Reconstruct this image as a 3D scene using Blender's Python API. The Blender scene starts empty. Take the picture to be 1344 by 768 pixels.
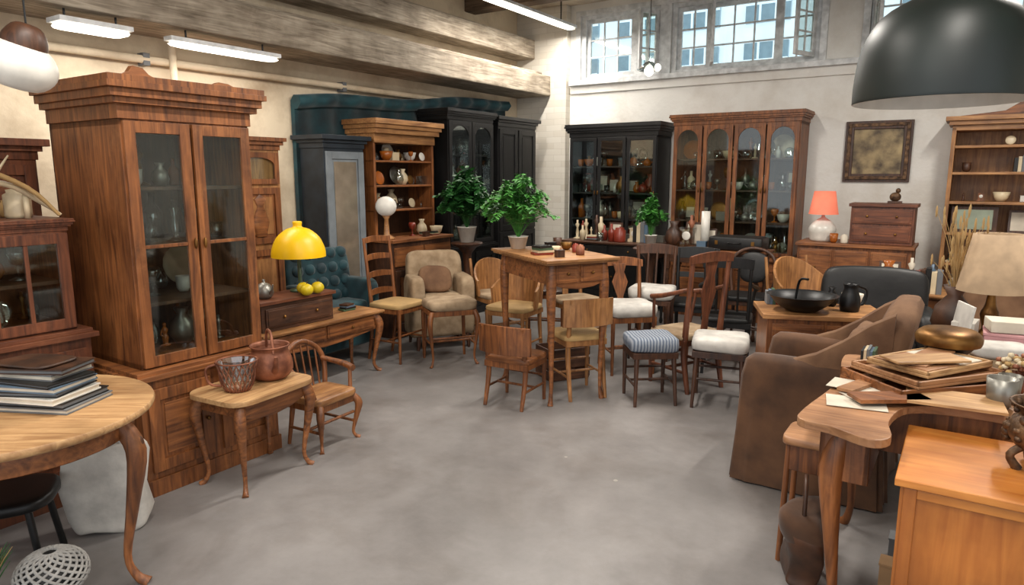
import bpy, math, random
from mathutils import Vector, Matrix, Euler, noise
PHI=math.radians(33.5); CP=math.cos(PHI); SP=math.sin(PHI)
def W2(a,b): return (a*CP+b*SP, -a*SP+b*CP)
def lin(c):
    return tuple(((x/255)/12.92 if x/255<=0.04045 else ((x/255+0.055)/1.055)**2.4) for x in c[:3])+(1,)
# ---------------- materials ----------------
def newmat(name):
    m=bpy.data.materials.new(name); m.use_nodes=True; nt=m.node_tree
    return m,nt,nt.nodes['Principled BSDF']
def wood(name,dark,light,axis='z',rough=.5,scale=1.0,coat=.1,worn=.25):
    m,nt,p=newmat(name); N=nt.nodes.new; L=nt.links.new
    tc=N('ShaderNodeTexCoord'); mp=N('ShaderNodeMapping'); L(tc.outputs['Object'],mp.inputs[0])
    s={'z':(14,14,1.2),'x':(1.2,14,14),'y':(14,1.2,14)}[axis]
    mp.inputs['Scale'].default_value=tuple(k*scale for k in s)
    n1=N('ShaderNodeTexNoise'); n1.inputs['Scale'].default_value=2.2; n1.inputs['Detail'].default_value=7; n1.inputs['Distortion'].default_value=1.2
    L(mp.outputs[0],n1.inputs['Vector'])
    r=N('ShaderNodeValToRGB'); r.color_ramp.elements[0].position=.3; r.color_ramp.elements[1].position=.72
    r.color_ramp.elements[0].color=lin(dark); r.color_ramp.elements[1].color=lin(light)
    L(n1.outputs['Fac'],r.inputs[0])
    n2=N('ShaderNodeTexNoise'); n2.inputs['Scale'].default_value=3.5; n2.inputs['Detail'].default_value=6
    L(tc.outputs['Object'],n2.inputs['Vector'])
    mx=N('ShaderNodeMix'); mx.data_type='RGBA'; mx.blend_type='MULTIPLY'
    r2=N('ShaderNodeValToRGB'); r2.color_ramp.elements[0].position=.32; r2.color_ramp.elements[1].position=.62
    r2.color_ramp.elements[0].color=(.5,.46,.42,1); r2.color_ramp.elements[1].color=(1.0,1.0,1.0,1)
    L(n2.outputs['Fac'],r2.inputs[0]); mx.inputs['Factor'].default_value=.85
    L(r.outputs[0],mx.inputs['A']); L(r2.outputs[0],mx.inputs['B'])
    n3=N('ShaderNodeTexNoise'); n3.inputs['Scale'].default_value=9; n3.inputs['Detail'].default_value=9; n3.inputs['Roughness'].default_value=.7
    L(tc.outputs['Object'],n3.inputs['Vector'])
    mr=N('ShaderNodeMapRange'); mr.inputs['From Min'].default_value=.54; mr.inputs['From Max'].default_value=.7; mr.inputs['To Max'].default_value=worn; L(n3.outputs['Fac'],mr.inputs[0])
    mw=N('ShaderNodeMix'); mw.data_type='RGBA'; L(mr.outputs[0],mw.inputs['Factor']); L(mx.outputs['Result'],mw.inputs['A'])
    wc=tuple(min(255,(a*.78+b*.22)) for a,b in zip(light,(215,185,150))); mw.inputs['B'].default_value=lin(wc)
    L(mw.outputs['Result'],p.inputs['Base Color'])
    ro=N('ShaderNodeMapRange'); ro.inputs['To Min'].default_value=rough-.12; ro.inputs['To Max'].default_value=rough+.15; L(n2.outputs['Fac'],ro.inputs[0]); L(ro.outputs[0],p.inputs['Roughness'])
    p.inputs['Coat Weight'].default_value=coat; p.inputs['Coat Roughness'].default_value=.3
    bp=N('ShaderNodeBump'); bp.inputs['Strength'].default_value=.2; bp.inputs['Distance'].default_value=.004
    L(n1.outputs['Fac'],bp.inputs['Height']); L(bp.outputs[0],p.inputs['Normal'])
    return m
def plain(name,col,rough=.5,metal=0,col2=None,sc=8,bump=0,trans=0,emit=0,sheen=0):
    m,nt,p=newmat(name); N=nt.nodes.new; L=nt.links.new
    tc=N('ShaderNodeTexCoord'); n=N('ShaderNodeTexNoise'); n.inputs['Scale'].default_value=sc; n.inputs['Detail'].default_value=6
    L(tc.outputs['Object'],n.inputs['Vector'])
    r=N('ShaderNodeValToRGB'); r.color_ramp.elements[0].position=.35; r.color_ramp.elements[1].position=.68
    c2=col2 or tuple(x*.88 for x in col)
    r.color_ramp.elements[0].color=lin(c2); r.color_ramp.elements[1].color=lin(col)
    L(n.outputs['Fac'],r.inputs[0]); L(r.outputs[0],p.inputs['Base Color'])
    p.inputs['Roughness'].default_value=rough; p.inputs['Metallic'].default_value=metal
    if trans: p.inputs['Transmission Weight'].default_value=trans
    if sheen: p.inputs['Sheen Weight'].default_value=sheen
    if emit:
        p.inputs['Emission Color'].default_value=lin(col); p.inputs['Emission Strength'].default_value=emit
    if bump:
        bp=N('ShaderNodeBump'); bp.inputs['Strength'].default_value=bump; bp.inputs['Distance'].default_value=.02
        L(n.outputs['Fac'],bp.inputs['Height']); L(bp.outputs[0],p.inputs['Normal'])
    return m
def glassmat(name,tint=(.9,.95,.93),gl=.12):
    m=bpy.data.materials.new(name); m.use_nodes=True; nt=m.node_tree; nt.nodes.clear(); N=nt.nodes.new
    o=N('ShaderNodeOutputMaterial'); t=N('ShaderNodeBsdfTransparent'); t.inputs[0].default_value=(*tint,1)
    g=N('ShaderNodeBsdfGlossy'); g.inputs['Roughness'].default_value=.04
    mx=N('ShaderNodeMixShader'); fr=N('ShaderNodeLayerWeight'); fr.inputs['Blend'].default_value=.25
    mt=N('ShaderNodeMath'); mt.operation='MULTIPLY_ADD'; mt.inputs[1].default_value=.5; mt.inputs[2].default_value=gl*.5
    nt.links.new(fr.outputs['Fresnel'],mt.inputs[0]); nt.links.new(mt.outputs[0],mx.inputs[0])
    nt.links.new(t.outputs[0],mx.inputs[1]); nt.links.new(g.outputs[0],mx.inputs[2]); nt.links.new(mx.outputs[0],o.inputs[0])
    return m
def emis(name,col,st):
    m=bpy.data.materials.new(name); m.use_nodes=True; nt=m.node_tree; nt.nodes.clear()
    o=nt.nodes.new('ShaderNodeOutputMaterial'); e=nt.nodes.new('ShaderNodeEmission'); e.inputs[0].default_value=lin(col); e.inputs[1].default_value=st
    nt.links.new(e.outputs[0],o.inputs[0]); return m
walnut=wood('walnut_v',(84,45,20),(160,98,50),'z'); walnutx=wood('walnut_h',(90,50,24),(166,104,56),'x')
dkwal=wood('dark_walnut',(42,24,15),(92,56,34),'z'); dkwalx=wood('dark_walnut_h',(48,28,18),(102,64,40),'x')
mahog=wood('mahogany',(72,36,20),(130,74,44),'z'); mahogx=wood('mahogany_h',(78,40,24),(138,80,48),'x')
oak=wood('oak',(124,80,42),(188,134,80),'z'); oakx=wood('oak_h',(130,84,46),(196,144,90),'x')
pine=wood('worn_pine_h',(158,116,74),(208,168,118),'x',rough=.55,coat=.03)
honey=wood('honey_beech',(184,108,42),(214,142,66),'x',rough=.42,scale=.7,worn=.1)
honeyz=wood('honey_beech_v',(158,88,32),(192,120,52),'z',rough=.42,scale=.7,worn=.1)
tanw=wood('tan_board',(142,96,62),(190,142,100),'x',rough=.45)
blackw=wood('black_paint',(9,9,10),(26,25,25),'z',rough=.42,coat=.1,worn=.08)
blueb=plain('blueblack_paint',(34,44,54),.5,col2=(22,30,38)); greyp=plain('grey_paint',(128,136,142),.5)
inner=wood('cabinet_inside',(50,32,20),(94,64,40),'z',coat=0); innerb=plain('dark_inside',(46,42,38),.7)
glass=glassmat('pane_glass'); gware=glassmat('glassware',(.8,.86,.85),.5)
white=plain('white_ceramic',(226,222,212),.3); cream=plain('cream_ceramic',(214,196,162),.4)
blackm=plain('black_metal',(17,17,18),.4,metal=.3); brass=plain('brass',(150,108,54),.42,metal=.8,col2=(90,60,28))
bronze=plain('aged_bronze',(118,88,60),.5,metal=.5,col2=(52,34,22),sc=25,bump=.4)
copper=plain('copper_pot',(158,100,72),.5,metal=.3,col2=(100,56,38),sc=14,bump=.2); silver=plain('pewter',(150,148,140),.4,metal=.8)
amber=plain('amber_glass',(190,104,36),.2,trans=.3); redg=plain('red_glaze',(130,48,32),.35); blueg=plain('blue_glaze',(88,110,130),.35)
greeng=plain('green_glaze',(70,96,72),.35); yellow=plain('yellow_enamel',(214,190,30),.4,col2=(186,160,20))
suede=plain('brown_suede',(98,66,42),.9,col2=(62,40,25),sc=5,bump=.3,sheen=.15)
tansu=plain('tan_linen',(126,94,68),.9,col2=(92,64,44),sc=6,bump=.3)
beige=plain('beige_upholstery',(168,146,118),.9,col2=(134,112,86),sc=10,bump=.2)
whitef=plain('white_fabric',(206,202,194),.9,col2=(172,168,162),sc=9,bump=.3)
teal=plain('teal_velvet',(10,68,76),.75,col2=(6,38,46),sc=6,bump=.3,sheen=.2)
blackl=plain('black_leather',(22,21,21),.5,col2=(11,11,11),bump=.2); brownl=plain('brown_leather',(84,52,32),.5,col2=(46,28,17),bump=.3)
leaf=plain('green_leaf',(76,140,54),.5,col2=(32,88,30),sc=20); leaf2=plain('dark_green_leaf',(48,106,44),.5,col2=(22,64,26),sc=20)
straw=plain('dry_straw',(184,150,98),.8); paper=plain('paper',(212,202,184),.8); lamp_on=emis('lamp_glow',(255,246,228),4)
pinksh=plain('pink_shade',(236,126,98),.7,emit=.35); yellsh=plain('yellow_shade',(244,196,8),.4,col2=(238,186,5),emit=.08)
whitesh=plain('opal_shade',(228,224,214),.4,emit=.08); linensh=plain('linen_shade',(178,152,122),.9,emit=.03,sc=14)
rug=plain('wicker',(150,110,74),.7,col2=(80,54,34),sc=40,bump=.5); greyk=plain('grey_knit',(168,166,162),.9,sc=30)
blackgreen=plain('black_green_enamel',(14,26,24),.45,col2=(9,19,17)); pinkb=plain('pink_card',(204,150,152),.7)
cardb=plain('cardboard',(160,126,90),.85); greyb=plain('grey_card',(110,112,114),.7)
def checkmat():
    m,nt,p=newmat('blue_woven_cushion'); N=nt.nodes.new
    tc=N('ShaderNodeTexCoord'); w=N('ShaderNodeTexWave'); w.inputs['Scale'].default_value=14; w.inputs['Distortion'].default_value=2
    r=N('ShaderNodeValToRGB'); r.color_ramp.elements[0].color=lin((78,90,108)); r.color_ramp.elements[1].color=lin((146,152,160))
    nt.links.new(tc.outputs['Object'],w.inputs['Vector']); nt.links.new(w.outputs['Fac'],r.inputs[0]); nt.links.new(r.outputs[0],p.inputs['Base Color'])
    p.inputs['Roughness'].default_value=.9; return m
bluecush=checkmat()
def artmat():
    m,nt,p=newmat('old_painting'); N=nt.nodes.new
    tc=N('ShaderNodeTexCoord'); w=N('ShaderNodeTexNoise'); w.inputs['Scale'].default_value=7; w.inputs['Detail'].default_value=8
    r=N('ShaderNodeValToRGB'); e=r.color_ramp.elements; e[0].color=lin((70,54,34)); e[0].position=.35; e[1].color=lin((178,156,112)); e[1].position=.7
    nt.links.new(tc.outputs['Object'],w.inputs['Vector']); nt.links.new(w.outputs['Fac'],r.inputs[0]); nt.links.new(r.outputs[0],p.inputs['Base Color'])
    p.inputs['Roughness'].default_value=.5; return m
art=artmat()
def concrete():
    m,nt,p=newmat('concrete_floor'); N=nt.nodes.new; L=nt.links.new
    tc=N('ShaderNodeTexCoord')
    a=N('ShaderNodeTexNoise'); a.inputs['Scale'].default_value=.9; a.inputs['Detail'].default_value=10; a.inputs['Roughness'].default_value=.6
    b=N('ShaderNodeTexNoise'); b.inputs['Scale'].default_value=7; b.inputs['Detail'].default_value=9; b.inputs['Roughness'].default_value=.7
    c=N('ShaderNodeTexNoise'); c.inputs['Scale'].default_value=2.0; c.inputs['Detail'].default_value=10; c.inputs['Roughness'].default_value=.65; c.inputs['Distortion'].default_value=.6
    for n in(a,b,c): L(tc.outputs['Object'],n.inputs['Vector'])
    r=N('ShaderNodeValToRGB'); r.color_ramp.elements[0].position=.32; r.color_ramp.elements[1].position=.68
    r.color_ramp.elements[0].color=lin((108,104,102)); r.color_ramp.elements[1].color=lin((140,136,134))
    L(a.outputs['Fac'],r.inputs[0])
    def mul(prev,fac,p0,p1,c0,c1):
        rr=N('ShaderNodeValToRGB'); rr.color_ramp.elements[0].position=p0; rr.color_ramp.elements[1].position=p1
        rr.color_ramp.elements[0].color=c0; rr.color_ramp.elements[1].color=c1; L(fac,rr.inputs[0])
        mx=N('ShaderNodeMix'); mx.data_type='RGBA'; mx.blend_type='MULTIPLY'; mx.inputs['Factor'].default_value=1
        L(prev,mx.inputs['A']); L(rr.outputs[0],mx.inputs['B']); return mx.outputs['Result']
    o=mul(r.outputs[0],b.outputs['Fac'],.3,.7,(.87,.87,.87,1),(1.06,1.06,1.06,1))
    o=mul(o,c.outputs['Fac'],.33,.52,(.84,.82,.8,1),(1,1,1,1))
    v=N('ShaderNodeTexVoronoi'); v.inputs['Scale'].default_value=2.3; L(tc.outputs['Object'],v.inputs['Vector'])
    lt=N('ShaderNodeMath'); lt.operation='LESS_THAN'; lt.inputs[1].default_value=.03; L(v.outputs['Distance'],lt.inputs[0])
    mx2=N('ShaderNodeMix'); mx2.data_type='RGBA'; L(lt.outputs[0],mx2.inputs['Factor']); L(o,mx2.inputs['A']); mx2.inputs['B'].default_value=lin((160,156,148))
    L(mx2.outputs['Result'],p.inputs['Base Color'])
    mr=N('ShaderNodeMapRange'); mr.inputs['To Min'].default_value=.28; mr.inputs['To Max'].default_value=.55; L(c.outputs['Fac'],mr.inputs[0]); L(mr.outputs[0],p.inputs['Roughness'])
    bp=N('ShaderNodeBump'); bp.inputs['Strength'].default_value=.15; bp.inputs['Distance'].default_value=.01; L(b.outputs['Fac'],bp.inputs['Height']); L(bp.outputs[0],p.inputs['Normal'])
    return m
def plaster(name,c1,c2,rough_b=.35):
    m,nt,p=newmat(name); N=nt.nodes.new; L=nt.links.new
    tc=N('ShaderNodeTexCoord'); a=N('ShaderNodeTexNoise'); a.inputs['Scale'].default_value=1.6; a.inputs['Detail'].default_value=9; a.inputs['Roughness'].default_value=.62
    L(tc.outputs['Object'],a.inputs['Vector'])
    r=N('ShaderNodeValToRGB'); r.color_ramp.elements[0].position=.3; r.color_ramp.elements[1].position=.55
    r.color_ramp.elements[0].color=lin(c2); r.color_ramp.elements[1].color=lin(c1); L(a.outputs['Fac'],r.inputs[0]); L(r.outputs[0],p.inputs['Base Color'])
    p.inputs['Roughness'].default_value=.85
    bp=N('ShaderNodeBump'); bp.inputs['Strength'].default_value=rough_b; bp.inputs['Distance'].default_value=.02
    b=N('ShaderNodeTexNoise'); b.inputs['Scale'].default_value=14; b.inputs['Detail'].default_value=5; L(tc.outputs['Object'],b.inputs['Vector'])
    L(b.outputs['Fac'],bp.inputs['Height']); L(bp.outputs[0],p.inputs['Normal'])
    return m
def paintbrick(name,c1,c2):
    m,nt,p=newmat(name); N=nt.nodes.new; L=nt.links.new
    tc=N('ShaderNodeTexCoord'); sp=N('ShaderNodeSeparateXYZ'); L(tc.outputs['Object'],sp.inputs[0]); cb=N('ShaderNodeCombineXYZ'); L(sp.outputs[0],cb.inputs[0]); L(sp.outputs[2],cb.inputs[1])
    br=N('ShaderNodeTexBrick'); br.inputs['Scale'].default_value=1; br.inputs['Brick Width'].default_value=.24; br.inputs['Row Height'].default_value=.08; br.inputs['Mortar Size'].default_value=.004; br.inputs['Mortar Smooth'].default_value=1
    br.inputs['Color1'].default_value=lin(c1); br.inputs['Color2'].default_value=lin(c2); br.inputs['Mortar'].default_value=lin(tuple(x*.93 for x in c2)); L(cb.outputs[0],br.inputs['Vector'])
    L(br.outputs['Color'],p.inputs['Base Color']); p.inputs['Roughness'].default_value=.85
    bp=N('ShaderNodeBump'); bp.inputs['Strength'].default_value=.25; bp.inputs['Distance'].default_value=.006; bp.invert=True; L(br.outputs['Fac'],bp.inputs['Height']); L(bp.outputs[0],p.inputs['Normal'])
    return m
floor_m=concrete(); wallw=plaster('white_plaster',(226,224,218),(204,198,188)); wallc=plaster('cream_plaster',(214,198,172),(172,152,126))
ceil_m=plaster('ceiling_plaster',(190,178,160),(152,138,120)); beam_m=wood('weathered_beam',(120,108,92),(188,176,158),'y',rough=.8,coat=0)
beamd=wood('old_dark_beam',(78,60,44),(126,104,82),'x',rough=.8,coat=0)
winp=plain('window_paint',(228,230,230),.5,col2=(186,188,188),sc=12)
# ---------------- builder ----------------
def catmull(pts,sub):
    if len(pts)<3 or sub<=1: return [tuple(p) for p in pts]
    out=[]; n=len(pts)
    for i in range(n-1):
        p0=pts[max(i-1,0)];p1=pts[i];p2=pts[i+1];p3=pts[min(i+2,n-1)]
        for k in range(sub):
            t=k/sub
            out.append(tuple(.5*((2*b)+(-a+c)*t+(2*a-5*b+4*c-d)*t*t+(-a+3*b-3*c+d)*t**3) for a,b,c,d in zip(p0,p1,p2,p3)))
    out.append(tuple(pts[-1])); return out
class B:
    def __init__(s,name): s.name=name;s.v=[];s.f=[];s.mi=[];s.sm=[];s.mats=[];s.M=Matrix.Identity(4)
    def slot(s,m):
        if m not in s.mats: s.mats.append(m)
        return s.mats.index(m)
    def add(s,vs,fs,mat,smooth=False):
        o=len(s.v); s.v+=[tuple(s.M@Vector(v)) for v in vs]; k=s.slot(mat)
        for f in fs: s.f.append(tuple(i+o for i in f)); s.mi.append(k); s.sm.append(smooth)
    def fb(s,x0,x1,y0,y1,z0,z1,mat):
        vs=[(x,y,z) for z in(z0,z1) for y in(y0,y1) for x in(x0,x1)]
        s.add(vs,[(0,2,3,1),(4,5,7,6),(0,1,5,4),(2,6,7,3),(0,4,6,2),(1,3,7,5)],mat)
    def box(s,cx,cy,cz,sx,sy,sz,mat,rot=None):
        if rot:
            M0=s.M; s.M=M0@Matrix.Translation((cx,cy,cz))@Euler([math.radians(r) for r in rot]).to_matrix().to_4x4()
            s.fb(-sx/2,sx/2,-sy/2,sy/2,-sz/2,sz/2,mat); s.M=M0
        else: s.fb(cx-sx/2,cx+sx/2,cy-sy/2,cy+sy/2,cz-sz/2,cz+sz/2,mat)
    def loft(s,secs,mat,cap=True,smooth=True):
        n=len(secs[0]); vs=[p for c in secs for p in c]; fs=[]
        for i in range(len(secs)-1):
            for j in range(n):
                k=(j+1)%n; fs.append((i*n+j,i*n+k,(i+1)*n+k,(i+1)*n+j))
        s.add(vs,fs,mat,smooth)
        if cap:
            s.add(list(secs[0]),[tuple(range(n))[::-1]],mat); s.add(list(secs[-1]),[tuple(range(n))],mat)
    def tube(s,path,rad,mat,n=8,sub=4):
        if not isinstance(rad,(list,tuple)): rad=[rad]*len(path)
        P=catmull([tuple(p)+(r,) for p,r in zip(path,rad)],sub if len(path)>2 else 1)
        secs=[]; u=None
        for i,p in enumerate(P):
            a=Vector(P[max(i-1,0)][:3]); c=Vector(P[min(i+1,len(P)-1)][:3]); t=(c-a)
            t=t.normalized() if t.length>1e-7 else Vector((0,0,1))
            if u is None:
                ref=Vector((1,0,0)) if abs(t.x)<.8 else Vector((0,0,1)); u=ref
            u=(u-t*u.dot(t)).normalized(); w=t.cross(u); r=max(p[3],.0005); o=Vector(p[:3])
            secs.append([tuple(o+(u*math.cos(q)+w*math.sin(q))*r) for q in [2*math.pi*(j+.5)/n for j in range(n)]])
        s.loft(secs,mat)
    def lathe(s,prof,cx,cy,z,mat,n=20,sub=1,sq=1):
        prof=catmull(prof,sub)
        s.loft([[(cx+max(r,.0004)*math.cos(2*math.pi*j/n),cy+sq*max(r,.0004)*math.sin(2*math.pi*j/n),z+h) for j in range(n)] for r,h in prof],mat,cap=False)
    def sq(s,cx,cy,cz,sx,sy,sz,mat,e1=.35,e2=.35,rot=(0,0,0),nz=0,n=20,m=12):
        pw=lambda v,e:math.copysign(abs(v)**e,v)
        R=Euler([math.radians(r) for r in rot]).to_matrix(); secs=[]
        for i in range(m+1):
            ph=-math.pi/2+math.pi*i/m; c=[]
            for j in range(n):
                th=2*math.pi*(j+.5)/n
                p=Vector((sx*pw(math.cos(ph),e1)*pw(math.cos(th),e2),sy*pw(math.cos(ph),e1)*pw(math.sin(th),e2),sz*pw(math.sin(ph),e1)))
                if nz: p+=noise.noise_vector((p+Vector((cx,cy,cz)))*6)*nz
                c.append(tuple(R@p+Vector((cx,cy,cz))))
            secs.append(c)
        s.loft(secs,mat,cap=True)
    def prism(s,pts,z0,z1,mat,smooth=False):
        n=len(pts); vs=[(x,y,z0) for x,y in pts]+[(x,y,z1) for x,y in pts]
        s.add(vs,[tuple(range(n))[::-1],tuple(range(n,2*n))]+[(i,(i+1)%n,n+(i+1)%n,n+i) for i in range(n)],mat)
    def prxz(s,pts,y0,y1,mat):
        n=len(pts); vs=[(x,y0,z) for x,z in pts]+[(x,y1,z) for x,z in pts]
        s.add(vs,[tuple(range(n)),tuple(range(n,2*n))[::-1]]+[(i,n+i,n+(i+1)%n,(i+1)%n) for i in range(n)],mat)
    def finish(s,loc=(0,0,0),rz=0,bevel=.003):
        me=bpy.data.meshes.new(s.name); me.from_pydata(s.v,[],s.f)
        for m in s.mats: me.materials.append(m)
        me.polygons.foreach_set('material_index',s.mi); me.polygons.foreach_set('use_smooth',s.sm)
        me.validate(); me.update()
        o=bpy.data.objects.new(s.name,me); bpy.context.scene.collection.objects.link(o)
        o.location=loc; o.rotation_euler=(0,0,math.radians(rz))
        if bevel:
            md=o.modifiers.new('bevel','BEVEL'); md.width=bevel; md.segments=2; md.limit_method='ANGLE'; md.angle_limit=math.radians(50)
        return o
RR=-33.5
def atroom(b,a,bb,rot=0,z=0,**k):
    x,y=W2(a,bb); return b.finish((x,y,z),RR+rot,**k)
# ---------------- small items ----------------
PF={'vase':[(0,0),(.2,0),(.36,.3),(.3,.6),(.12,.82),(.2,1),(.17,1),(0,.85)],
'bottle':[(0,0),(.2,0),(.21,.5),(.2,.6),(.07,.75),(.07,1),(0,1)],
'bowl':[(0,0),(.35,0),(.62,.35),(.8,1),(.74,1),(.5,.4),(0,.25)],
'cup':[(0,0),(.25,0),(.4,.25),(.45,1),(.41,1),(.36,.3),(0,.15)],
'goblet':[(0,0),(.26,0),(.26,.03),(.04,.1),(.04,.45),(.2,.55),(.28,.8),(.24,1),(0,.6)],
'jar':[(0,0),(.38,0),(.4,.1),(.4,.75),(.28,.82),(.3,.92),(.08,.95),(.06,1),(0,1)],
'candle':[(0,0),(.12,0),(.12,1),(0,1)],
'stick':[(0,0),(.22,0),(.22,.04),(.06,.1),(.09,.3),(.05,.6),(.12,.78),(.05,.85),(.05,1),(0,1)]}
BK=[redg,blueg,cream,brownl,greeng,greyb,blackl]
def item(b,kind,x,y,z,h,mat,n=12):
    if kind=='plate': b.sq(x,y,z+h/2,h/2,.008,h/2,mat,1,1,rot=(-12,0,0),n=14,m=8)
    elif kind=='box': b.box(x,y,z+h*.3,h*.8,h*.5,h*.6,mat); b.box(x,y,z+h*.62,h*.84,h*.54,h*.05,mat)
    elif kind=='frame':
        b.box(x,y,z+h/2,h*.8,.015,h,dkwal,rot=(-10,0,0)); b.box(x,y-.008,z+h/2,h*.62,.012,h*.8,paper,rot=(-10,0,0))
    elif kind=='clock':
        b.box(x,y,z+h*.1,h*.8,h*.35,h*.2,mat); b.box(x,y,z+h*.5,h*.55,h*.28,h*.7,mat); b.sq(x,y-h*.15,z+h*.55,h*.2,.006,h*.2,white,1,1,n=12,m=6); b.box(x,y,z+h*.88,h*.65,h*.32,h*.06,mat)
    elif kind=='figure':
        b.lathe([(0,0),(.18*h,0),(.18*h,.06*h),(.1*h,.1*h),(.14*h,.35*h),(.08*h,.5*h),(.13*h,.65*h),(.05*h,.8*h),(0,.8*h)],x,y,z,mat,n=n,sub=2); b.sq(x,y,z+h*.88,h*.08,h*.08,h*.1,mat,1,1,n=8,m=6); b.tube([(x-h*.1,y,z+h*.68),(x-h*.22,y-.01,z+h*.5),(x-h*.12,y-.02,z+h*.42)],h*.03,mat,n=5,sub=2)
    elif kind=='books':
        q=x-.5*h
        for i in range(5): b.fb(q,q+h*.17,y-.05,y+.06,z,z+h*(.8+.07*((i*7)%3)),BK[(i*3+int(x*37))%7]); q+=h*.185
    elif kind=='flat':
        for i in range(4): b.box(x+.006*((i*5)%3),y,z+h*.07+i*h*.14,h*(1.2-.08*i),h*.85,h*.13,BK[(i*2+int(x*53))%7],rot=(0,0,i*7-9))
    elif kind=='teapot':
        b.lathe([(0,0),(h*.3,0),(h*.5,h*.35),(h*.3,h*.75),(h*.08,h*.85),(h*.08,h),(0,h)],x,y,z,mat,n=n,sub=2); b.tube([(x+h*.4,y,z+h*.3),(x+h*.65,y,z+h*.5),(x+h*.75,y,z+h*.8)],[h*.09,h*.06,h*.04],mat,n=6,sub=2); b.tube([(x-h*.4,y,z+h*.6),(x-h*.75,y,z+h*.5),(x-h*.45,y,z+h*.2)],h*.045,mat,n=6,sub=3)
    else: b.lathe([(r*h,q*h) for r,q in PF[kind]],x,y,z,mat,n=n)
CAPH={'bowl':.09,'cup':.09,'jar':.17,'box':.16,'teapot':.13,'flat':.16,'books':.24,'frame':.26,'clock':.24,'figure':.24}
def row(b,x0,x1,y,z,rng,maxh,mats,dens=.11,kinds=None,jy=.06):
    kinds=kinds or['vase','bottle','bowl','cup','goblet','goblet','plate','cup','figure','stick','bottle','box','teapot']
    x=x0+dens*.5
    while x<x1-.03:
        k=rng.choice(kinds); h=min(maxh*rng.uniform(.35,.92),CAPH.get(k,9))
        if rng.random()>.12: item(b,k,x,y+rng.uniform(-jy,jy),z,h,rng.choice(mats))
        x+=dens*rng.uniform(.7,1.45)
def clutter(name,x,y,z,rz,W,D,seed,mats,maxh=.25,cell=.13,kinds=None,skip=.12):
    b=B(name); rng=random.Random(seed); kinds=kinds or['vase','bottle','bowl','cup','jar','box','flat','frame','books','teapot','stick','box','clock','figure']
    nx=max(1,int(W/cell)); ny=max(1,int(D/cell))
    for i in range(nx):
        for j in range(ny):
            if rng.random()<skip: continue
            k=rng.choice(kinds); h=min(maxh*rng.uniform(.4,1),CAPH.get(k,9))
            if k in('box','flat'): h=min(h,cell)
            item(b,k,-W/2+(i+.5)*W/nx+rng.uniform(-.015,.015),-D/2+(j+.5)*D/ny+rng.uniform(-.015,.015),0,h,rng.choice(mats))
    return b.finish((x,y,z),rz,bevel=0)
GL=[gware,gware,gware,silver,amber,cream,gware,white,brass,gware]
MIX=[white,cream,brass,dkwal,redg,silver,blueg,blackm,copper,walnut,greeng,amber,paper,gware]
def glassdoor(b,x0,x1,z0,z1,y,mat,fr=.05,arch=0,rows=1,cols=1,t=.022,bottom=None):
    bt=bottom or fr
    b.fb(x0,x0+fr,y,y+t,z0,z1,mat); b.fb(x1-fr,x1,y,y+t,z0,z1,mat)
    b.fb(x0+fr,x1-fr,y,y+t,z0,z0+bt,mat); b.fb(x0+fr,x1-fr,y,y+t,z1-fr,z1,mat)
    X0,X1,Z0,Z1=x0+fr,x1-fr,z0+bt,z1-fr
    b.fb(X0,X1,y+t*.45,y+t*.6,Z0,Z1,glass)
    for i in range(1,rows): zz=Z0+(Z1-Z0)*i/rows; b.fb(X0,X1,y+.003,y+t-.003,zz-.009,zz+.009,mat)
    for i in range(1,cols): xx=X0+(X1-X0)*i/cols; b.fb(xx-.009,xx+.009,y+.003,y+t-.003,Z0,Z1,mat)
    if arch:
        xm=(X0+X1)/2; hw=xm-X0
        for sg in(-1,1):
            pts=[(xm+sg*hw,Z1),(xm+sg*hw,Z1-arch)]+[(xm+sg*hw*math.cos(q),Z1-arch+arch*math.sin(q)) for q in [math.pi/2*k/7 for k in range(1,8)]]
            if sg<0: pts=pts[::-1]
            b.prxz(pts,y+.002,y+t-.002,mat)
def panel(b,x0,x1,z0,z1,y,mat,fr=.05,t=.02,knob=None,pm=None):
    b.fb(x0,x0+fr,y,y+t,z0,z1,mat); b.fb(x1-fr,x1,y,y+t,z0,z1,mat)
    b.fb(x0+fr,x1-fr,y,y+t,z0,z0+fr,mat); b.fb(x0+fr,x1-fr,y,y+t,z1-fr,z1,mat)
    b.fb(x0+fr,x1-fr,y+t*.7,y+t,z0+fr,z1-fr,mat); b.fb(x0+fr+.025,x1-fr-.025,y+t*.35,y+t*.8,z0+fr+.025,z1-fr-.025,pm or mat)
    if knob: b.sq(knob[0],y-.01,knob[1],.012,.012,.012,brass,1,1,n=10,m=6)
def drawer(b,x0,x1,z0,z1,y,mat,nk=2):
    b.fb(x0,x1,y-.012,y+.01,z0,z1,mat); b.fb(x0+.015,x1-.015,y-.017,y-.01,z0+.012,z1-.012,mat)
    for i in range(nk):
        x=x0+(x1-x0)*((i+.5)/nk if nk>1 else .5); b.sq(x,y-.026,(z0+z1)/2,.012,.012,.012,brass,1,1,n=10,m=6)
def steps(b,W,D,z,mat,st):
    for h,o in st:
        b.fb(-W/2-o,W/2+o,-D/2-o,D/2,z,z+h,mat); z+=h
    return z
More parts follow.
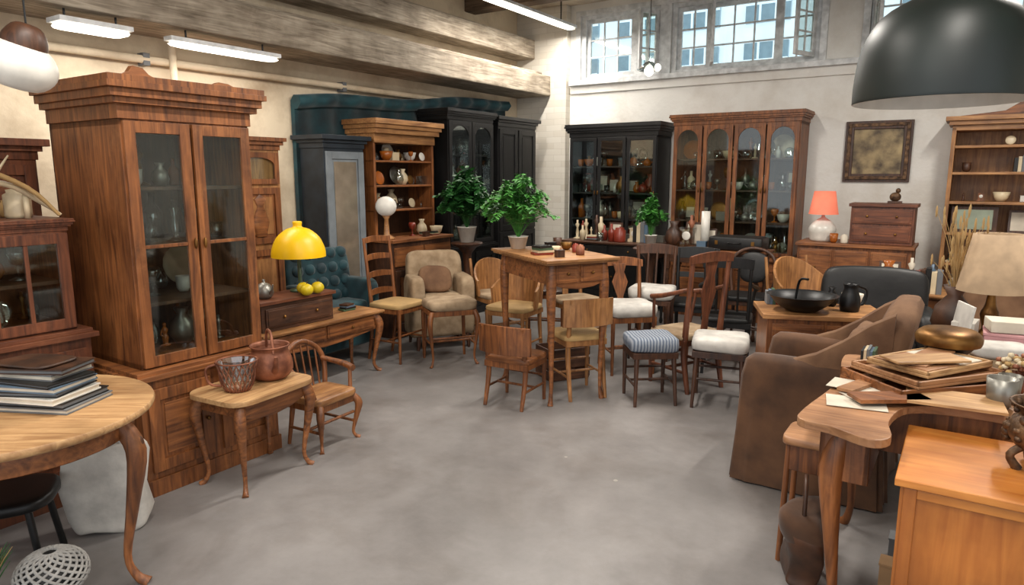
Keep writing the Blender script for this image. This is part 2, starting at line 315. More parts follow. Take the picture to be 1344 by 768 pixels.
def vitrine(name,a,bb,rot,W,D,H,bh,mat,matx,inn,nd=2,nsh=3,arch=0,ch=.16,over=.08,bo=.04,fr=.05,rows=1,cols=1,seed=1,items=GL,kinds=None,dens=.1,crest=None):
    b=B(name); rng=random.Random(seed)
    b.fb(-W/2-bo-.01,W/2+bo+.01,-D/2-bo-.01,D/2,.0,.09,mat)
    b.fb(-W/2-bo,W/2+bo,-D/2-bo,D/2,.09,bh,mat)
    n=2; w=(W+2*bo)/n; y=-D/2-bo-.018
    for i in range(n):
        x0=-W/2-bo+i*w
        panel(b,x0+.03,x0+w-.03,.13,bh-.05,y,mat,fr=.06,knob=(x0+(w-.06 if i==0 else .06),bh*.55),pm=matx)
    b.fb(-W/2-bo-.03,W/2+bo+.03,-D/2-bo-.03,D/2,bh,bh+.025,matx); b.fb(-W/2-bo-.01,W/2+bo+.01,-D/2-bo-.01,D/2,bh+.025,bh+.045,matx)
    z0=bh+.045; z1=H-ch
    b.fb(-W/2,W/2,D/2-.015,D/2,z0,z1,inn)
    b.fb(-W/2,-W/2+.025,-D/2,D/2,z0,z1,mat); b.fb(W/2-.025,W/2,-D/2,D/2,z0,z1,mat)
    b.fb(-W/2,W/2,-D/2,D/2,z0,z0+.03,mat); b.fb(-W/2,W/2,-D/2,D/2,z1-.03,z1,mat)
    it=B('glassware_collection')
    lv=[z0+.03]+[z0+.03+(z1-z0-.06)*(i+1)/(nsh+1) for i in range(nsh)]; gap=(z1-z0)/(nsh+1)
    for i,z in enumerate(lv):
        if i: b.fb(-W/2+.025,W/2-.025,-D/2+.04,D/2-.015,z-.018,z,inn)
        if items:
            row(it,-W/2+.04,W/2-.04,-D*.15,z+.001,rng,gap*.8,items,dens=dens,kinds=kinds,jy=D*.08)
            row(it,-W/2+.04,W/2-.04,D*.18,z+.001,rng,gap*.9,items,dens=dens*1.8,kinds=['plate','vase','bottle','stick','frame'],jy=D*.05)
    w=W/nd
    for i in range(nd):
        x0=-W/2+i*w
        glassdoor(b,x0+.008,x0+w-.008,z0+.01,z1-.01,-D/2-.02,mat,fr=fr,arch=arch,rows=rows,cols=cols)
        kx=x0+(w-fr/2 if i%2==0 else fr/2); b.sq(kx,-D/2-.03,(z0+z1)/2,.009,.012,.03,brass,1,1,n=8,m=6)
    zt=steps(b,W,D,z1,mat,[(ch*.35,over*.15),(ch*.15,over*.5),(ch*.2,over*.75),(ch*.15,over),(ch*.15,over*.9)])
    if crest:
        for c in crest:
            b.prxz([(c[0]-c[1],zt),(c[0]-c[1]*.5,zt+c[2]*.4),(c[0]-c[1]*.25,zt+c[2]),(c[0]+c[1]*.3,zt+c[2]*.85),(c[0]+c[1]*.6,zt+c[2]*.3),(c[0]+c[1],zt)][::-1],-D/2-.03,-D/2+.01,matx)
    atroom(b,a,bb,rot)
    if items and it.v: atroom(it,a,bb,rot,bevel=0)
def cab_leg(b,x,y,H,mat,sx,sy,r=.03,k=.05):
    b.tube([(x,y,H),(x+sx*k*.7,y+sy*k*.7,H*.82),(x+sx*k*.35,y+sy*k*.35,H*.5),(x-sx*k*.1,y-sy*k*.1,H*.18),(x+sx*k*.2,y+sy*k*.2,H*.05),(x+sx*k*.7,y+sy*k*.7,0.0)],[r*1.05,r*1.15,r*.75,r*.45,r*.5,r*.7],mat,n=10)
def turned_leg(b,x,y,H,mat,r=.025):
    b.fb(x-r,x+r,y-r,y+r,H*.78,H,mat)
    b.lathe([(0,0),(r*.5,0),(r*.8,.03),(r*.5,.07),(r*.75,H*.25),(r*.95,H*.5),(r*.6,H*.62),(r,H*.66),(r*.6,H*.7),(r*1.0,H*.78)],x,y,0,mat,n=12)
def table(name,x,y,rot,W,D,H,mat,topm,leg='cab',apron=.1,drawers=0,ov=.03,k=.05,r=.028,shelf=0,wavy=0,tt=.028):
    b=B(name)
    if wavy:
        pts=[]
        for q in range(48):
            t=2*math.pi*q/48; c=math.cos(t); s_=math.sin(t); e=.28
            px=math.copysign(abs(c)**e,c)*(W/2+ov); py=math.copysign(abs(s_)**e,s_)*(D/2+ov); f=1+wavy*math.cos(4*t)
            pts.append((px*f,py*f))
        b.prism(pts,H-tt,H,topm)
    else:
        b.fb(-W/2-ov,W/2+ov,-D/2-ov,D/2+ov,H-tt*.6,H,topm); b.fb(-W/2-ov+.012,W/2+ov-.012,-D/2-ov+.012,D/2+ov-.012,H-tt,H-tt*.6,topm)
    if apron:
        i=.02
        b.fb(-W/2+i,W/2-i,-D/2+i,-D/2+i+.02,H-tt-apron,H-tt,mat); b.fb(-W/2+i,W/2-i,D/2-i-.02,D/2-i,H-tt-apron,H-tt,mat)
        b.fb(-W/2+i,-W/2+i+.02,-D/2+i,D/2-i,H-tt-apron,H-tt,mat); b.fb(W/2-i-.02,W/2-i,-D/2+i,D/2-i,H-tt-apron,H-tt,mat)
        if leg=='cab':
            for sg in(-1,1): 
                b.prxz([(-W/2+.03,H-.03-apron),(-W/4,H-.06-apron),(0,H-.03-apron-.045),(W/4,H-.06-apron),(W/2-.03,H-.03-apron),(W/2-.03,H-.05-apron+.03),(-W/2+.03,H-.05-apron+.03)],sg*(D/2-.03)-.008,sg*(D/2-.03)+.008,mat)
    for j in range(drawers):
        w=(W-.1)/drawers; drawer(b,-W/2+.05+j*w+.01,-W/2+.05+(j+1)*w-.01,H-tt-apron+.015,H-.04,-D/2+i,mat,1)
    for sx in(-1,1):
        for sy in(-1,1):
            lx,ly=sx*(W/2-r-.01),sy*(D/2-r-.01)
            if leg=='cab': cab_leg(b,lx,ly,H-.03,mat,sx,sy,r,k)
            elif leg=='turn': turned_leg(b,lx,ly,H-.03,mat,r)
            else: b.tube([(lx,ly,H-.03),(lx,ly,0)],[r,r*.6],mat,n=4)
    if shelf: b.fb(-W/2+.02,W/2-.02,-D/2+.02,D/2-.02,shelf-.01,shelf+.01,mat)
    return b.finish((x,y,0),rot)
def crest(b,z0,z1,W,y,bul,t,mat,rise=0,n=10):
    secs=[]
    for i in range(n+1):
        u=-1+2*i/n; x=u*W/2; yy=y+bul*(1-u*u); zz=rise*(1-u*u)
        secs.append([(x,yy,z0+zz*.4),(x,yy+t,z0+zz*.4),(x,yy+t*1.3,z1+zz),(x,yy+.3*t,z1+zz)])
    b.loft(secs,mat,smooth=False)
def chair(name,x,y,rot,W=.42,D=.4,sh=.42,th=.85,mat=walnut,seat=None,style='slats',arms=False,leg='st',pad=.035,stretch=True,r=.017):
    b=B(name); fx=W/2-.03; fy=D/2-.03; rk=.06
    for s_ in(-1,1):
        if leg=='cab': cab_leg(b,s_*fx,-fy,sh-.02,mat,s_,-1,r*1.25,.035)
        elif leg=='turn': turned_leg(b,s_*fx,-fy,sh-.02,mat,r)
        else: b.tube([(s_*fx,-fy,sh-.02),(s_*fx,-fy,0)],[r*1.1,r*.7],mat,n=8)
        if style in('hoop','spindle','none'): b.tube([(s_*fx*.9,fy,sh-.02),(s_*fx,fy+.04,0)],[r*1.1,r*.7],mat,n=8)
        else: b.tube([(s_*fx*.95,fy+.05,0),(s_*fx*.95,fy,sh*.6),(s_*fx*.95,fy,sh),(s_*fx,fy+rk,th)],[r*.8,r*1.1,r*1.1,r*.8],mat,n=8)
    b.fb(-W/2+.015,W/2-.015,-D/2+.015,D/2-.01,sh-.055,sh-.01,mat)
    b.sq(0,0,sh-.01+pad/2,W/2,D/2,pad/2+.012,seat or mat,.45,.3,n=24,m=10,nz=.012 if pad>.06 else 0)
    if stretch:
        z=sh*.38
        for s_ in(-1,1): b.tube([(s_*fx,-fy,z),(s_*fx,fy+.015,z)],r*.6,mat,n=6)
        b.tube([(-fx,0,z),(fx,0,z)],r*.6,mat,n=6); b.tube([(-fx,-fy,z+.06),(fx,-fy,z+.06)],r*.6,mat,n=6)
    yb=lambda z: fy+rk*(z-sh)/(th-sh)
    if style=='slats':
        crest(b,th-.08,th,W-.02,fy+rk-.015,.03,.02,mat,.02); crest(b,sh+.06,sh+.09,W-.06,fy,.0,.018,mat)
        for i in range(3):
            xx=(i-1)*W*.2; b.tube([(xx,fy+.008,sh+.07),(xx,fy+rk+.02,th-.06)],.011,mat,n=6)
    elif style=='ladder':
        for i in range(4):
            z=sh+.1+(th-sh-.13)*i/3; crest(b,z-.02,z+.025,W-.06,yb(z)-.01,.03,.014,mat,.015)
    elif style=='panel':
        crest(b,th-.2,th,W+.04,fy+rk-.05,.07,.022,mat,.012)
    elif style=='splat':
        crest(b,th-.06,th,W,fy+rk-.012,.02,.022,mat,.03); w=W*.13
        P=[(-w*.6,sh),(w*.6,sh),(w*.5,sh+(th-sh)*.25),(w*1.3,sh+(th-sh)*.55),(w*.7,sh+(th-sh)*.75),(w*1.1,th-.03),(-w*1.1,th-.03),(-w*.7,sh+(th-sh)*.75),(-w*1.3,sh+(th-sh)*.55),(-w*.5,sh+(th-sh)*.25)]
        n=len(P); vs=[(px,yb(pz)+.0,pz) for px,pz in P]+[(px,yb(pz)+.014,pz) for px,pz in P]
        b.add(vs,[tuple(range(n)),tuple(range(n,2*n))[::-1]]+[(i,n+i,n+(i+1)%n,(i+1)%n) for i in range(n)],mat)
    elif style=='solid':
        b.sq(0,fy+rk*.5+.01,(sh+th)/2+.02,W/2-.01,.03,(th-sh)/2-.01,seat if seat is tansu else mat,.35,.35,rot=(-7,0,0))
    elif style=='tub':
        secs=[]
        for i in range(15):
            q=math.pi*(i/14); cx_=math.cos(q)*(W/2-.01); cy_=math.sin(q)*(D*.55)-.02; zt=sh+(th-sh)*(.45+.55*math.sin(q)**1.2); n_=(math.cos(q)*.022,math.sin(q)*.022)
            secs.append([(cx_,cy_,sh),(cx_+n_[0],cy_+n_[1],sh),(cx_+n_[0]*1.8,cy_+n_[1]*1.8,zt),(cx_+n_[0]*.8,cy_+n_[1]*.8,zt)])
        b.loft(secs,mat,smooth=False)
    elif style=='open':
        crest(b,th-.1,th,W,fy+rk-.015,.025,.022,mat,.015); crest(b,(sh+th)/2-.03,(sh+th)/2+.02,W-.05,fy+rk*.4,.02,.018,mat)
    elif style in('hoop','spindle'):
        pts=[(-fx,fy,sh-.01),(-W/2,fy+rk*.5,(sh+th)/2),(-W*.38,fy+rk*.9,th-.06),(0,fy+rk,th),(W*.38,fy+rk*.9,th-.06),(W/2,fy+rk*.5,(sh+th)/2),(fx,fy,sh-.01)]
        b.tube(pts,r,mat,n=8,sub=6)
        if style=='hoop': b.sq(0,fy+rk*.55,(sh+th)/2+.04,W*.34,.025,(th-sh)*.34,seat or mat,.8,.8,rot=(-8,0,0))
        else:
            for i in range(5):
                xx=(i-2)*W*.15; b.tube([(xx,fy,sh),(xx*1.15,fy+rk*.9,th-.02-abs(i-2)*.02)],.007,mat,n=6)
    if arms:
        for s_ in(-1,1):
            b.tube([(s_*fx,fy+.02,sh+(th-sh)*.6),(s_*(W/2+.02),0,sh+(th-sh)*.5),(s_*(W/2+.01),-fy+.03,sh+(th-sh)*.45)],[.015,.02,.022],mat,n=8)
            b.tube([(s_*(W/2+.005),-fy+.05,sh+(th-sh)*.45),(s_*fx,-fy+.02,sh-.02)],.013,mat,n=8)
    return b.finish((x,y,0),rot,bevel=.002)
def armchair(name,x,y,rot,W,D,sh,ah,th,mat,legm=dkwal,tuft=False,nz=.01):
    b=B(name); ll=.12
    for sx in(-1,1):
        for sy in(-1,1): b.tube([(sx*(W/2-.06),sy*(D/2-.06),ll+.03),(sx*(W/2-.05),sy*(D/2-.05),0)],[.025,.014],legm)
    b.sq(0,0,(ll+sh-.08)/2+.01,W/2-.03,D/2-.03,(sh-.08-ll)/2+.01,mat,.2,.2,nz=nz*.4)
    b.sq(0,-.05,sh-.04,W/2-.1,D/2-.07,.075,mat,.4,.25,nz=nz)
    for s_ in(-1,1): b.sq(s_*(W/2-.06),-.02,(ah+ll)/2,.075,D/2-.03,(ah-ll)/2,mat,.3,.35,nz=nz)
    b.sq(0,D/2-.09,(th+ll)/2,W/2-.02,.085,(th-ll)/2,mat,.3,.35,rot=(-7,0,0),nz=nz,n=28,m=18)
    if tuft:
        for i in range(5):
            for j in range(4):
                b.sq(-W/2+.12+(W-.24)*i/4,D/2-.16+.02*j,sh+.07+(th-sh-.12)*j/3,(W-.24)/8.4,.05,(th-sh-.1)/7.5,mat,.9,.9,n=12,m=8)
    return b.finish((x,y,0),rot,bevel=0)
# ================= ROOM =================
AL,BW,AR,ZC=-5.4,8.4,3.4,3.85
b=B('floor'); b.fb(AL-.2,AR+.2,-2.5,BW+.2,-.1,0,floor_m); atroom(b,0,0,bevel=0)
b=B('ceiling'); b.fb(AL-.2,AR+.2,-2.5,BW+.2,ZC,ZC+.1,ceil_m); atroom(b,0,0,bevel=0)
b=B('wall_left'); b.fb(AL-.2,AL,-2.5,BW+.2,0,ZC,wallc); atroom(b,0,0,bevel=0)
b=B('wall_right'); b.fb(AR,AR+.2,1.5,BW+.2,0,ZC,wallw); atroom(b,0,0,bevel=0)
wins=[(-4.46,-3.36),(-3.22,-1.52),(-1.04,.9)]; Z0,Z1=2.88,3.70
b=B('wall_back'); b.fb(AL,AR,BW,BW+.2,0,Z0,wallw); b.fb(AL,AR,BW,BW+.2,Z1,ZC,wallw)
xs=[AL]+[v for w in wins for v in w]+[AR]
for i in range(0,len(xs),2): b.fb(xs[i],xs[i+1],BW,BW+.2,Z0,Z1,wallw)
atroom(b,0,0,bevel=0)
pb=paintbrick('painted_brick',(214,208,196),(202,194,180))
b=B('trim_sill'); b.fb(-4.6,1.2,BW-.09,BW-.002,Z0-.06,Z0,winp); b.fb(-4.6,1.4,BW-.03,BW-.002,Z0-.16,Z0-.06,wallw); atroom(b,0,0)
b=B('pilaster_back'); b.fb(AL+.002,-4.62,BW-.12,BW-.002,0,ZC-.002,pb); atroom(b,0,0)
def sash(b,x0,x1,z0,z1,cols,rows,fr=.045,y0=0,t=.04):
    b.fb(x0,x0+fr,y0,y0+t,z0,z1,winp); b.fb(x1-fr,x1,y0,y0+t,z0,z1,winp); b.fb(x0+fr,x1-fr,y0,y0+t,z0,z0+fr,winp); b.fb(x0+fr,x1-fr,y0,y0+t,z1-fr,z1,winp)
    b.fb(x0+fr,x1-fr,y0+t*.4,y0+t*.5,z0+fr,z1-fr,glass)
    for i in range(1,cols): xx=x0+fr+(x1-x0-2*fr)*i/cols; b.fb(xx-.009,xx+.009,y0+.008,y0+t-.008,z0+fr,z1-fr,winp)
    for i in range(1,rows): zz=z0+fr+(z1-z0-2*fr)*i/rows; b.fb(x0+fr,x1-fr,y0+.008,y0+t-.008,zz-.009,zz+.009,winp)
for i,((x0,x1),lay) in enumerate(zip(wins,[[.68,.32],[.25,.5,.25],[.3,.4,.3]])):
    b=B('window_%d'%(i+1)); L=x1-x0
    b.fb(x0+.002,x0+.06,BW+.01,BW+.19,Z0,Z1,winp); b.fb(x1-.06,x1-.002,BW+.01,BW+.19,Z0,Z1,winp)
    b.fb(x0+.06,x1-.06,BW+.01,BW+.19,Z0+.002,Z0+.04,winp); b.fb(x0+.06,x1-.06,BW+.01,BW+.19,Z1-.05,Z1-.002,winp)
    b.fb(x0-.07,x0,BW-.03,BW-.002,Z0,Z1,winp); b.fb(x1,x1+.07,BW-.03,BW-.002,Z0,Z1,winp); b.fb(x0-.07,x1+.07,BW-.03,BW-.002,Z1,Z1+.06,winp)
    q=x0+.06
    for k,f in enumerate(lay):
        w=(L-.12)*f; sash(b,q,q+w,Z0+.04,Z1-.05,3 if w>.4 else 2,3,y0=BW+.06); q+=w
    def leafw(hx,ang,w):
        M0=b.M; b.M=Matrix.Translation((hx,BW-.01,0))@Matrix.Rotation(math.radians(ang),4,'Z'); sash(b,0,w,Z0+.05,Z1-.06,2,3,t=.03,y0=-.015); b.M=M0
    if i==0: leafw(x1-.03,-118,.3)
    if i==1: leafw(x0+.5,-70,.34); leafw(x1-.06,-112,.36)
    if i==2: leafw(x0+.04,-75,.36)
    atroom(b,0,0)
b=B('building_facade'); fac=plain('pale_facade_glow',(214,226,236),.8,col2=(190,206,220),sc=2,emit=.75); fg=plain('facade_glass_glow',(120,144,160),.2,emit=.5)  # wall and panes emit light themselves, standing in for daylight at the windows
b.fb(-14,14,15.5,15.8,-1,11,fac)
for i in range(18):
    for j in range(6):
        x=-13+i*1.45; z=.3+j*1.5; b.fb(x,x+.9,15.42,15.52,z,z+1.1,fg)
        for q in(.28,.6): b.fb(x+q,x+q+.04,15.38,15.44,z,z+1.1,fac)
        for q in(.35,.72): b.fb(x,x+.9,15.38,15.44,z+q,z+q+.04,fac)
atroom(b,0,0,bevel=0)
b=B('trim_1'); b.fb(AL+.002,-4.85,.2,BW-.13,2.70,2.96,beam_m); b.fb(AL+.002,-4.98,.2,BW-.13,2.96,3.02,beam_m); atroom(b,0,0,bevel=.012)
b=B('trim_2'); b.fb(AL+.002,-5.1,.2,BW-.13,3.2,3.45,beam_m); atroom(b,0,0,bevel=.012)
for i,bb in enumerate([4.4,5.8,7.2]):
    b=B('trim_%d'%(i+3)); b.fb(AL+.002,AR-.002,bb-.11,bb+.11,ZC-.22,ZC-.002,beamd); atroom(b,0,0,bevel=.012)
b=B('wall_pipe'); b.tube([(AL+.06,.5,2.52),(AL+.06,4.3,2.52),(AL+.06,7.9,2.54)],.03,wallc,n=10); b.tube([(AL+.1,3.2,.02),(AL+.1,3.2,2.68)],.028,wallc)
for q in(1,3,5,7): b.box(AL+.045,q,2.52,.085,.05,.09,greyb)
atroom(b,0,0,bevel=0)
def fixture(name,a,b0,b1,z,top,power,w=.14):
    b=B(name); L=b1-b0
    b.fb(-w/2,w/2,-L/2,L/2,.01,.04,winp); b.sq(0,0,-.008,w/2-.01,L/2-.01,.022,lamp_on,.6,.2,n=20,m=8)
    for q in(-.35,.35): b.tube([(0,q*L,.03),(0,q*L,top-z)],.008,blackm,n=6)
    x,y=W2(a,(b0+b1)/2); b.finish((x,y,z),RR,bevel=0)
    l=bpy.data.lights.new(name+'_light','AREA'); l.shape='RECTANGLE'; l.size=w; l.size_y=L; l.energy=power; l.color=(1,.94,.86)
    o=bpy.data.objects.new(name+'_light',l); bpy.context.scene.collection.objects.link(o); o.location=(x,y,z-.04); o.rotation_euler=(0,0,math.radians(RR))
fixture('added_fill_lamp',-4.45,6.0,8.15,3.5,ZC,66,.11)
fixture('added_fill_lamp',-4.93,2.95,3.9,2.6,2.70,13,.1)
fixture('added_fill_lamp',-4.93,2.2,2.66,2.6,2.70,8,.18)
for a,q,pw in((-2.2,1.2,60),(-2.2,4.4,88),(.4,1.0,60),(.6,5.2,100),(-.8,-1.2,50)): fixture('added_fill_lamp',a,q-.75,q+.75,3.55,ZC,pw)  # unseen fixtures added out of frame to brighten the floor and room
# ================= LEFT SIDE =================
vitrine('display_cabinet',-3.80,2.135,90,.71,.72,2.12,.62,walnut,walnutx,inner,nd=2,nsh=3,ch=.20,over=.08,bo=.05,fr=.055,rows=2,seed=4,crest=[(-.26,.09,.05),(.2,.1,.02)],dens=.12)
vitrine('glazed_sideboard',-3.97,1.23,90,.78,.5,1.44,.84,mahog,mahogx,inner,nd=2,nsh=1,ch=.06,over=.03,bo=.04,cols=2,seed=8,dens=.1)
b=B('wicker_basket'); b.lathe([(0,0),(.15,0),(.19,.1),(.2,.14),(.185,.14),(.15,.02),(0,.015)],0,0,0,rug,n=24)
b.tube([(-.19,0,.13),(-.15,0,.27),(0,0,.34),(.15,0,.27),(.19,0,.13)],.012,rug)
for x,y,h in((-.06,0,.24),(.05,.03,.2),(.0,-.08,.18)): b.lathe([(0,0),(.045,0),(.045,h),(0,h)],x,y,.015,cream,n=14)
atroom(b,-4.0,1.1,0,z=1.442,bevel=0)
b=B('curved_driftwood')
b.tube([(-.02,-.3,.012),(.05,-.1,.15),(.0,.15,.17),(-.05,.32,.08),(-.03,.40,.012)],[.008,.013,.014,.012,.008],cream,n=10); b.tube([(.02,-.25,.16),(.06,.0,.24),(.0,.25,.15),(0,.38,.012)],[.008,.012,.012,.008],straw); b.tube([(0,.1,.17),(-.03,.2,.3)],[.01,.004],cream)
atroom(b,-3.78,1.24,0,z=1.442,bevel=0)
clutter('candle_jar_collection',*W2(-3.95,1.44),1.442,RR+90,.3,.34,31,[cream,straw,white,cream],maxh=.15,cell=.1,kinds=['candle','jar','candle','bowl','box'])
def wardrobe(name,a,bb,rot,W,D,H,mat,matx,nd=2,glassd=None,ch=.12):
    b=B(name); b.fb(-W/2,W/2,-D/2,D/2,.08,H-ch,mat); b.fb(-W/2-.02,W/2+.02,-D/2-.02,D/2,0,.08,mat)
    w=W/nd
    for i in range(nd):
        x0=-W/2+i*w+.015
        if glassd:
            panel(b,x0,x0+w-.03,.12,H-ch-.03,-D/2-.02,matx,fr=.07,pm=glassd)
        else:
            panel(b,x0,x0+w-.03,.12,H*.4,-D/2-.02,mat,fr=.06,pm=matx); panel(b,x0,x0+w-.03,H*.41,H-ch-.03,-D/2-.02,mat,fr=.06,pm=matx,knob=(x0+(w-.06 if i==0 else .03),H*.5))
    steps(b,W,D,H-ch,mat,[(ch*.4,.01),(ch*.25,.03),(ch*.35,.06)])
    atroom(b,a,bb,rot)
mirror=plain('mirror_panel',(180,168,150),.15,metal=.6)
wardrobe('wardrobe',-4.9,1.45,90,.9,.5,1.86,mahog,mahogx)
b=B('carved_cupboard'); w,d,H=.86,.46,1.95
b.fb(-w/2,w/2,-d/2,d/2,.06,H-.1,oak); b.fb(-w/2-.02,w/2+.02,-d/2-.02,d/2,0,.06,walnut); steps(b,w,d,H-.1,walnut,[(.04,.01),(.03,.03),(.03,.05)])
for i in(0,1):
    x0=-w/2+.02+i*w/2; panel(b,x0,x0+w/2-.04,.1,1.05,-d/2-.02,walnut,pm=oak); panel(b,x0,x0+w/2-.04,1.1,1.55,-d/2-.02,walnut,pm=oak); glassdoor(b,x0,x0+w/2-.04,1.58,H-.12,-d/2-.022,walnut,fr=.04,arch=.06)
    b.lathe([(0,0),(.05,.0),(.08,.12),(.03,.24),(.06,.3),(0,.34)],x0+w/4-.02,-d/2-.015,1.16,walnutx,n=14,sq=.25)
atroom(b,-5.0,3.3,90)
wardrobe('painted_wardrobe',-5.19,4.66,90,.5,.38,2.02,blueb,greyp,nd=1,glassd=mirror)
b=B('kitchen_hutch'); W_,D_=.92,.42
b.fb(-W_/2,W_/2,-.38,D_/2,0,.98,dkwal); b.fb(-W_/2-.02,W_/2+.02,-.41,D_/2,.98,1.01,walnutx)
for i in range(2): panel(b,-W_/2+.02+i*.45,-W_/2+.45+i*.45,.1,.7,-.4,dkwal,pm=walnut); drawer(b,-W_/2+.02+i*.45,-W_/2+.45+i*.45,.74,.93,-.385,walnutx,1)
b.fb(-W_/2,W_/2,D_/2-.02,D_/2,1.01,2.0,inner)
for x in(-W_/2,W_/2-.03): b.fb(x,x+.03,-D_/2+.05,D_/2,1.01,2.0,walnut)
for z in(1.3,1.55,1.8): b.fb(-W_/2,W_/2,-D_/2+.06,D_/2,z-.02,z,walnutx)
b.fb(-W_/2,W_/2,-D_/2+.03,D_/2,1.97,2.06,oakx); steps(b,W_,D_,2.06,oakx,[(.05,.02),(.04,.04),(.05,.06)])
atroom(b,-5.12,5.47,90)
b=B('crockery_collection'); rg=random.Random(3)
for z in(1.302,1.552,1.802): row(b,-.43,.43,-.04,z,rg,.18,[amber,cream,gware,white,amber,gware,brass],dens=.09); row(b,-.43,.43,.08,z,rg,.22,[white,cream,silver,blueg],dens=.16,kinds=['plate','plate','vase','clock'],jy=.01)
row(b,-.1,.45,-.3,1.012,rg,.13,[cream,redg,white,dkwal],dens=.1,kinds=['flat','box','bowl','teapot']); row(b,-.1,.45,-.12,1.012,rg,.2,[cream,redg,white],dens=.12); atroom(b,-5.12,5.47,90,bevel=0)
b=B('globe_lamp'); b.lathe([(0,0),(.08,0),(.08,.015),(.03,.05),(.02,.2),(.045,.24),(0,.25)],0,0,0,oakx); b.sq(0,0,.33,.105,.105,.1,whitesh,1,1)
b.finish((*W2(-4.87,5.07),1.012),0,bevel=0)
b=B('teal_curtain_screen'); secs=[]
for i in range(81):
    u=i/80; y=4.38+3.5*u; o=.018*math.sin(u*70)+.01*math.sin(u*31); z=2.38+.26*u+.02*math.sin(u*11)
    secs.append([(-5.335+o,y,.01),(-5.335+o,y,z-.12),(-5.29+o,y,z-.12),(-5.24+o*1.4,y,z-.06),(-5.27+o,y,z),(-5.34,y,z+.01),(-5.385,y,z-.04),(-5.385,y,.01)])
b.loft(secs,teal); atroom(b,0,0,bevel=0)
vitrine('black_display_cabinet',-5.08,6.5,90,.86,.42,2.38,.8,blackw,blackw,innerb,nd=2,nsh=3,ch=.12,over=.05,arch=.12,seed=12,dens=.12,bo=.02,items=GL+[redg])
wardrobe('black_wardrobe',-5.08,7.48,90,.86,.42,2.36,blackw,blackw)
vitrine('black_glass_vitrine',-3.75,8.13,0,1.18,.44,2.28,.7,blackw,blackw,innerb,nd=3,nsh=3,ch=.16,over=.06,seed=21,fr=.04,dens=.09,items=GL+[redg,amber])
vitrine('arched_oak_vitrine',-2.26,8.13,0,1.40,.44,2.34,.7,walnut,walnutx,inner,nd=4,nsh=3,ch=.12,over=.05,arch=.13,fr=.045,seed=22,dens=.1)
b=B('framed_painting'); w,h=.64,.64
for k,(o,d,m) in enumerate([(0,.03,dkwal),(.025,.05,bronze),(.05,.04,dkwal)]):
    f=.035
    b.fb(-w/2+o,-w/2+o+f,-d,0,-h/2+o,h/2-o,m); b.fb(w/2-o-f,w/2-o,-d,0,-h/2+o,h/2-o,m); b.fb(-w/2+o+f,w/2-o-f,-d,0,-h/2+o,-h/2+o+f,m); b.fb(-w/2+o+f,w/2-o-f,-d,0,h/2-o-f,h/2-o,m)
b.fb(-w/2+.08,w/2-.08,-.02,0,-h/2+.08,h/2-.08,art); atroom(b,-.87,BW-.003,0,z=1.9)
b=B('long_dresser'); b.fb(-.5,.5,-.28,.28,.1,.96,walnut); b.fb(-.52,.52,-.31,.28,.96,.99,walnutx)
for i in range(3):
    for j in range(2): drawer(b,-.48+i*.32,-.18+i*.32,.2+j*.38,.55+j*.38,-.28,walnutx,1)
for sx in(-.46,.46):
    for sy in(-.24,.24): b.tube([(sx,sy,.12),(sx,sy,0)],.025,walnut)
atroom(b,-.9,7.6)
b=B('drawer_chest'); b.fb(-.27,.27,-.17,.17,0,.36,mahog); b.fb(-.29,.29,-.19,.18,.36,.39,mahogx); drawer(b,-.25,.25,.03,.18,-.17,mahogx,2); drawer(b,-.25,.25,.2,.34,-.17,mahogx,2); atroom(b,-.68,7.57,z=.992)
b=B('bronze_figurine'); b.fb(-.06,.06,-.04,.04,0,.02,dkwal); b.sq(0,0,.06,.05,.03,.045,bronze,1,1); b.sq(.02,0,.12,.022,.022,.025,bronze,1,1); atroom(b,-.6,7.6,z=1.383,bevel=0)
clutter('ornament_collection',*W2(-1.05,7.42),.992,RR,.2,.12,41,MIX,maxh=.14,cell=.09)
def tlamp(name,x,y,z,base,shade,bm,sm,rz=0):
    b=B(name); b.lathe(base,0,0,0,bm,sub=3); b.lathe(shade,0,0,0,sm,n=28); return b.finish((x,y,z),rz,bevel=0)
tlamp('table_lamp',*W2(-1.22,7.55),.992,[(0,0),(.1,0),(.12,.06),(.13,.13),(.08,.2),(.02,.24),(.015,.3)],[(.14,.27),(.10,.5),(.095,.5),(.135,.27)],white,pinksh)
b=B('open_shelf_hutch'); w=1.3
b.fb(-w/2,w/2,.2,.22,0,2.1,oak)
for x in(-w/2,w/2-.035): b.fb(x,x+.035,-.2,.2,0,2.1,oak)
for z in(.45,.8,1.1,1.4,1.68,1.93): b.fb(-w/2+.035,w/2-.035,-.2,.2,z-.025,z,oakx)
b.fb(-w/2,w/2,-.2,.22,2.07,2.12,oakx); steps(b,w,.42,2.12,oakx,[(.04,.03),(.04,.06)])
b.prxz([(w/2,2.2),(.25,2.24),(.1,2.34),(0,2.4),(-.1,2.34),(-.25,2.24),(-w/2,2.2)],-.2,-.17,walnutx); b.fb(-w/2+.01,-w/2+.5,-.18,.2,.02,.42,oak)
atroom(b,.45,8.15)
b=B('shelf_curios_collection'); rg=random.Random(9)
for z in(.802,1.402,1.682,1.932): row(b,-.58,.6,-.06,z,rg,.2,MIX,dens=.15,jy=.03,kinds=['figure','clock','box','bowl','plate','stick','cup','flat','books'])
row(b,-.1,.6,0,1.102,rg,.26,MIX,dens=.13,kinds=['clock','frame','books','figure'])
atroom(b,.45,8.15,bevel=0)
b=B('framed_print'); b.fb(-.19,.19,0,.03,0,.25,dkwal); b.fb(-.15,.15,-.006,0,.03,.22,plain('print_green',(150,160,140),.5)); atroom(b,.05,8.02,z=1.102)
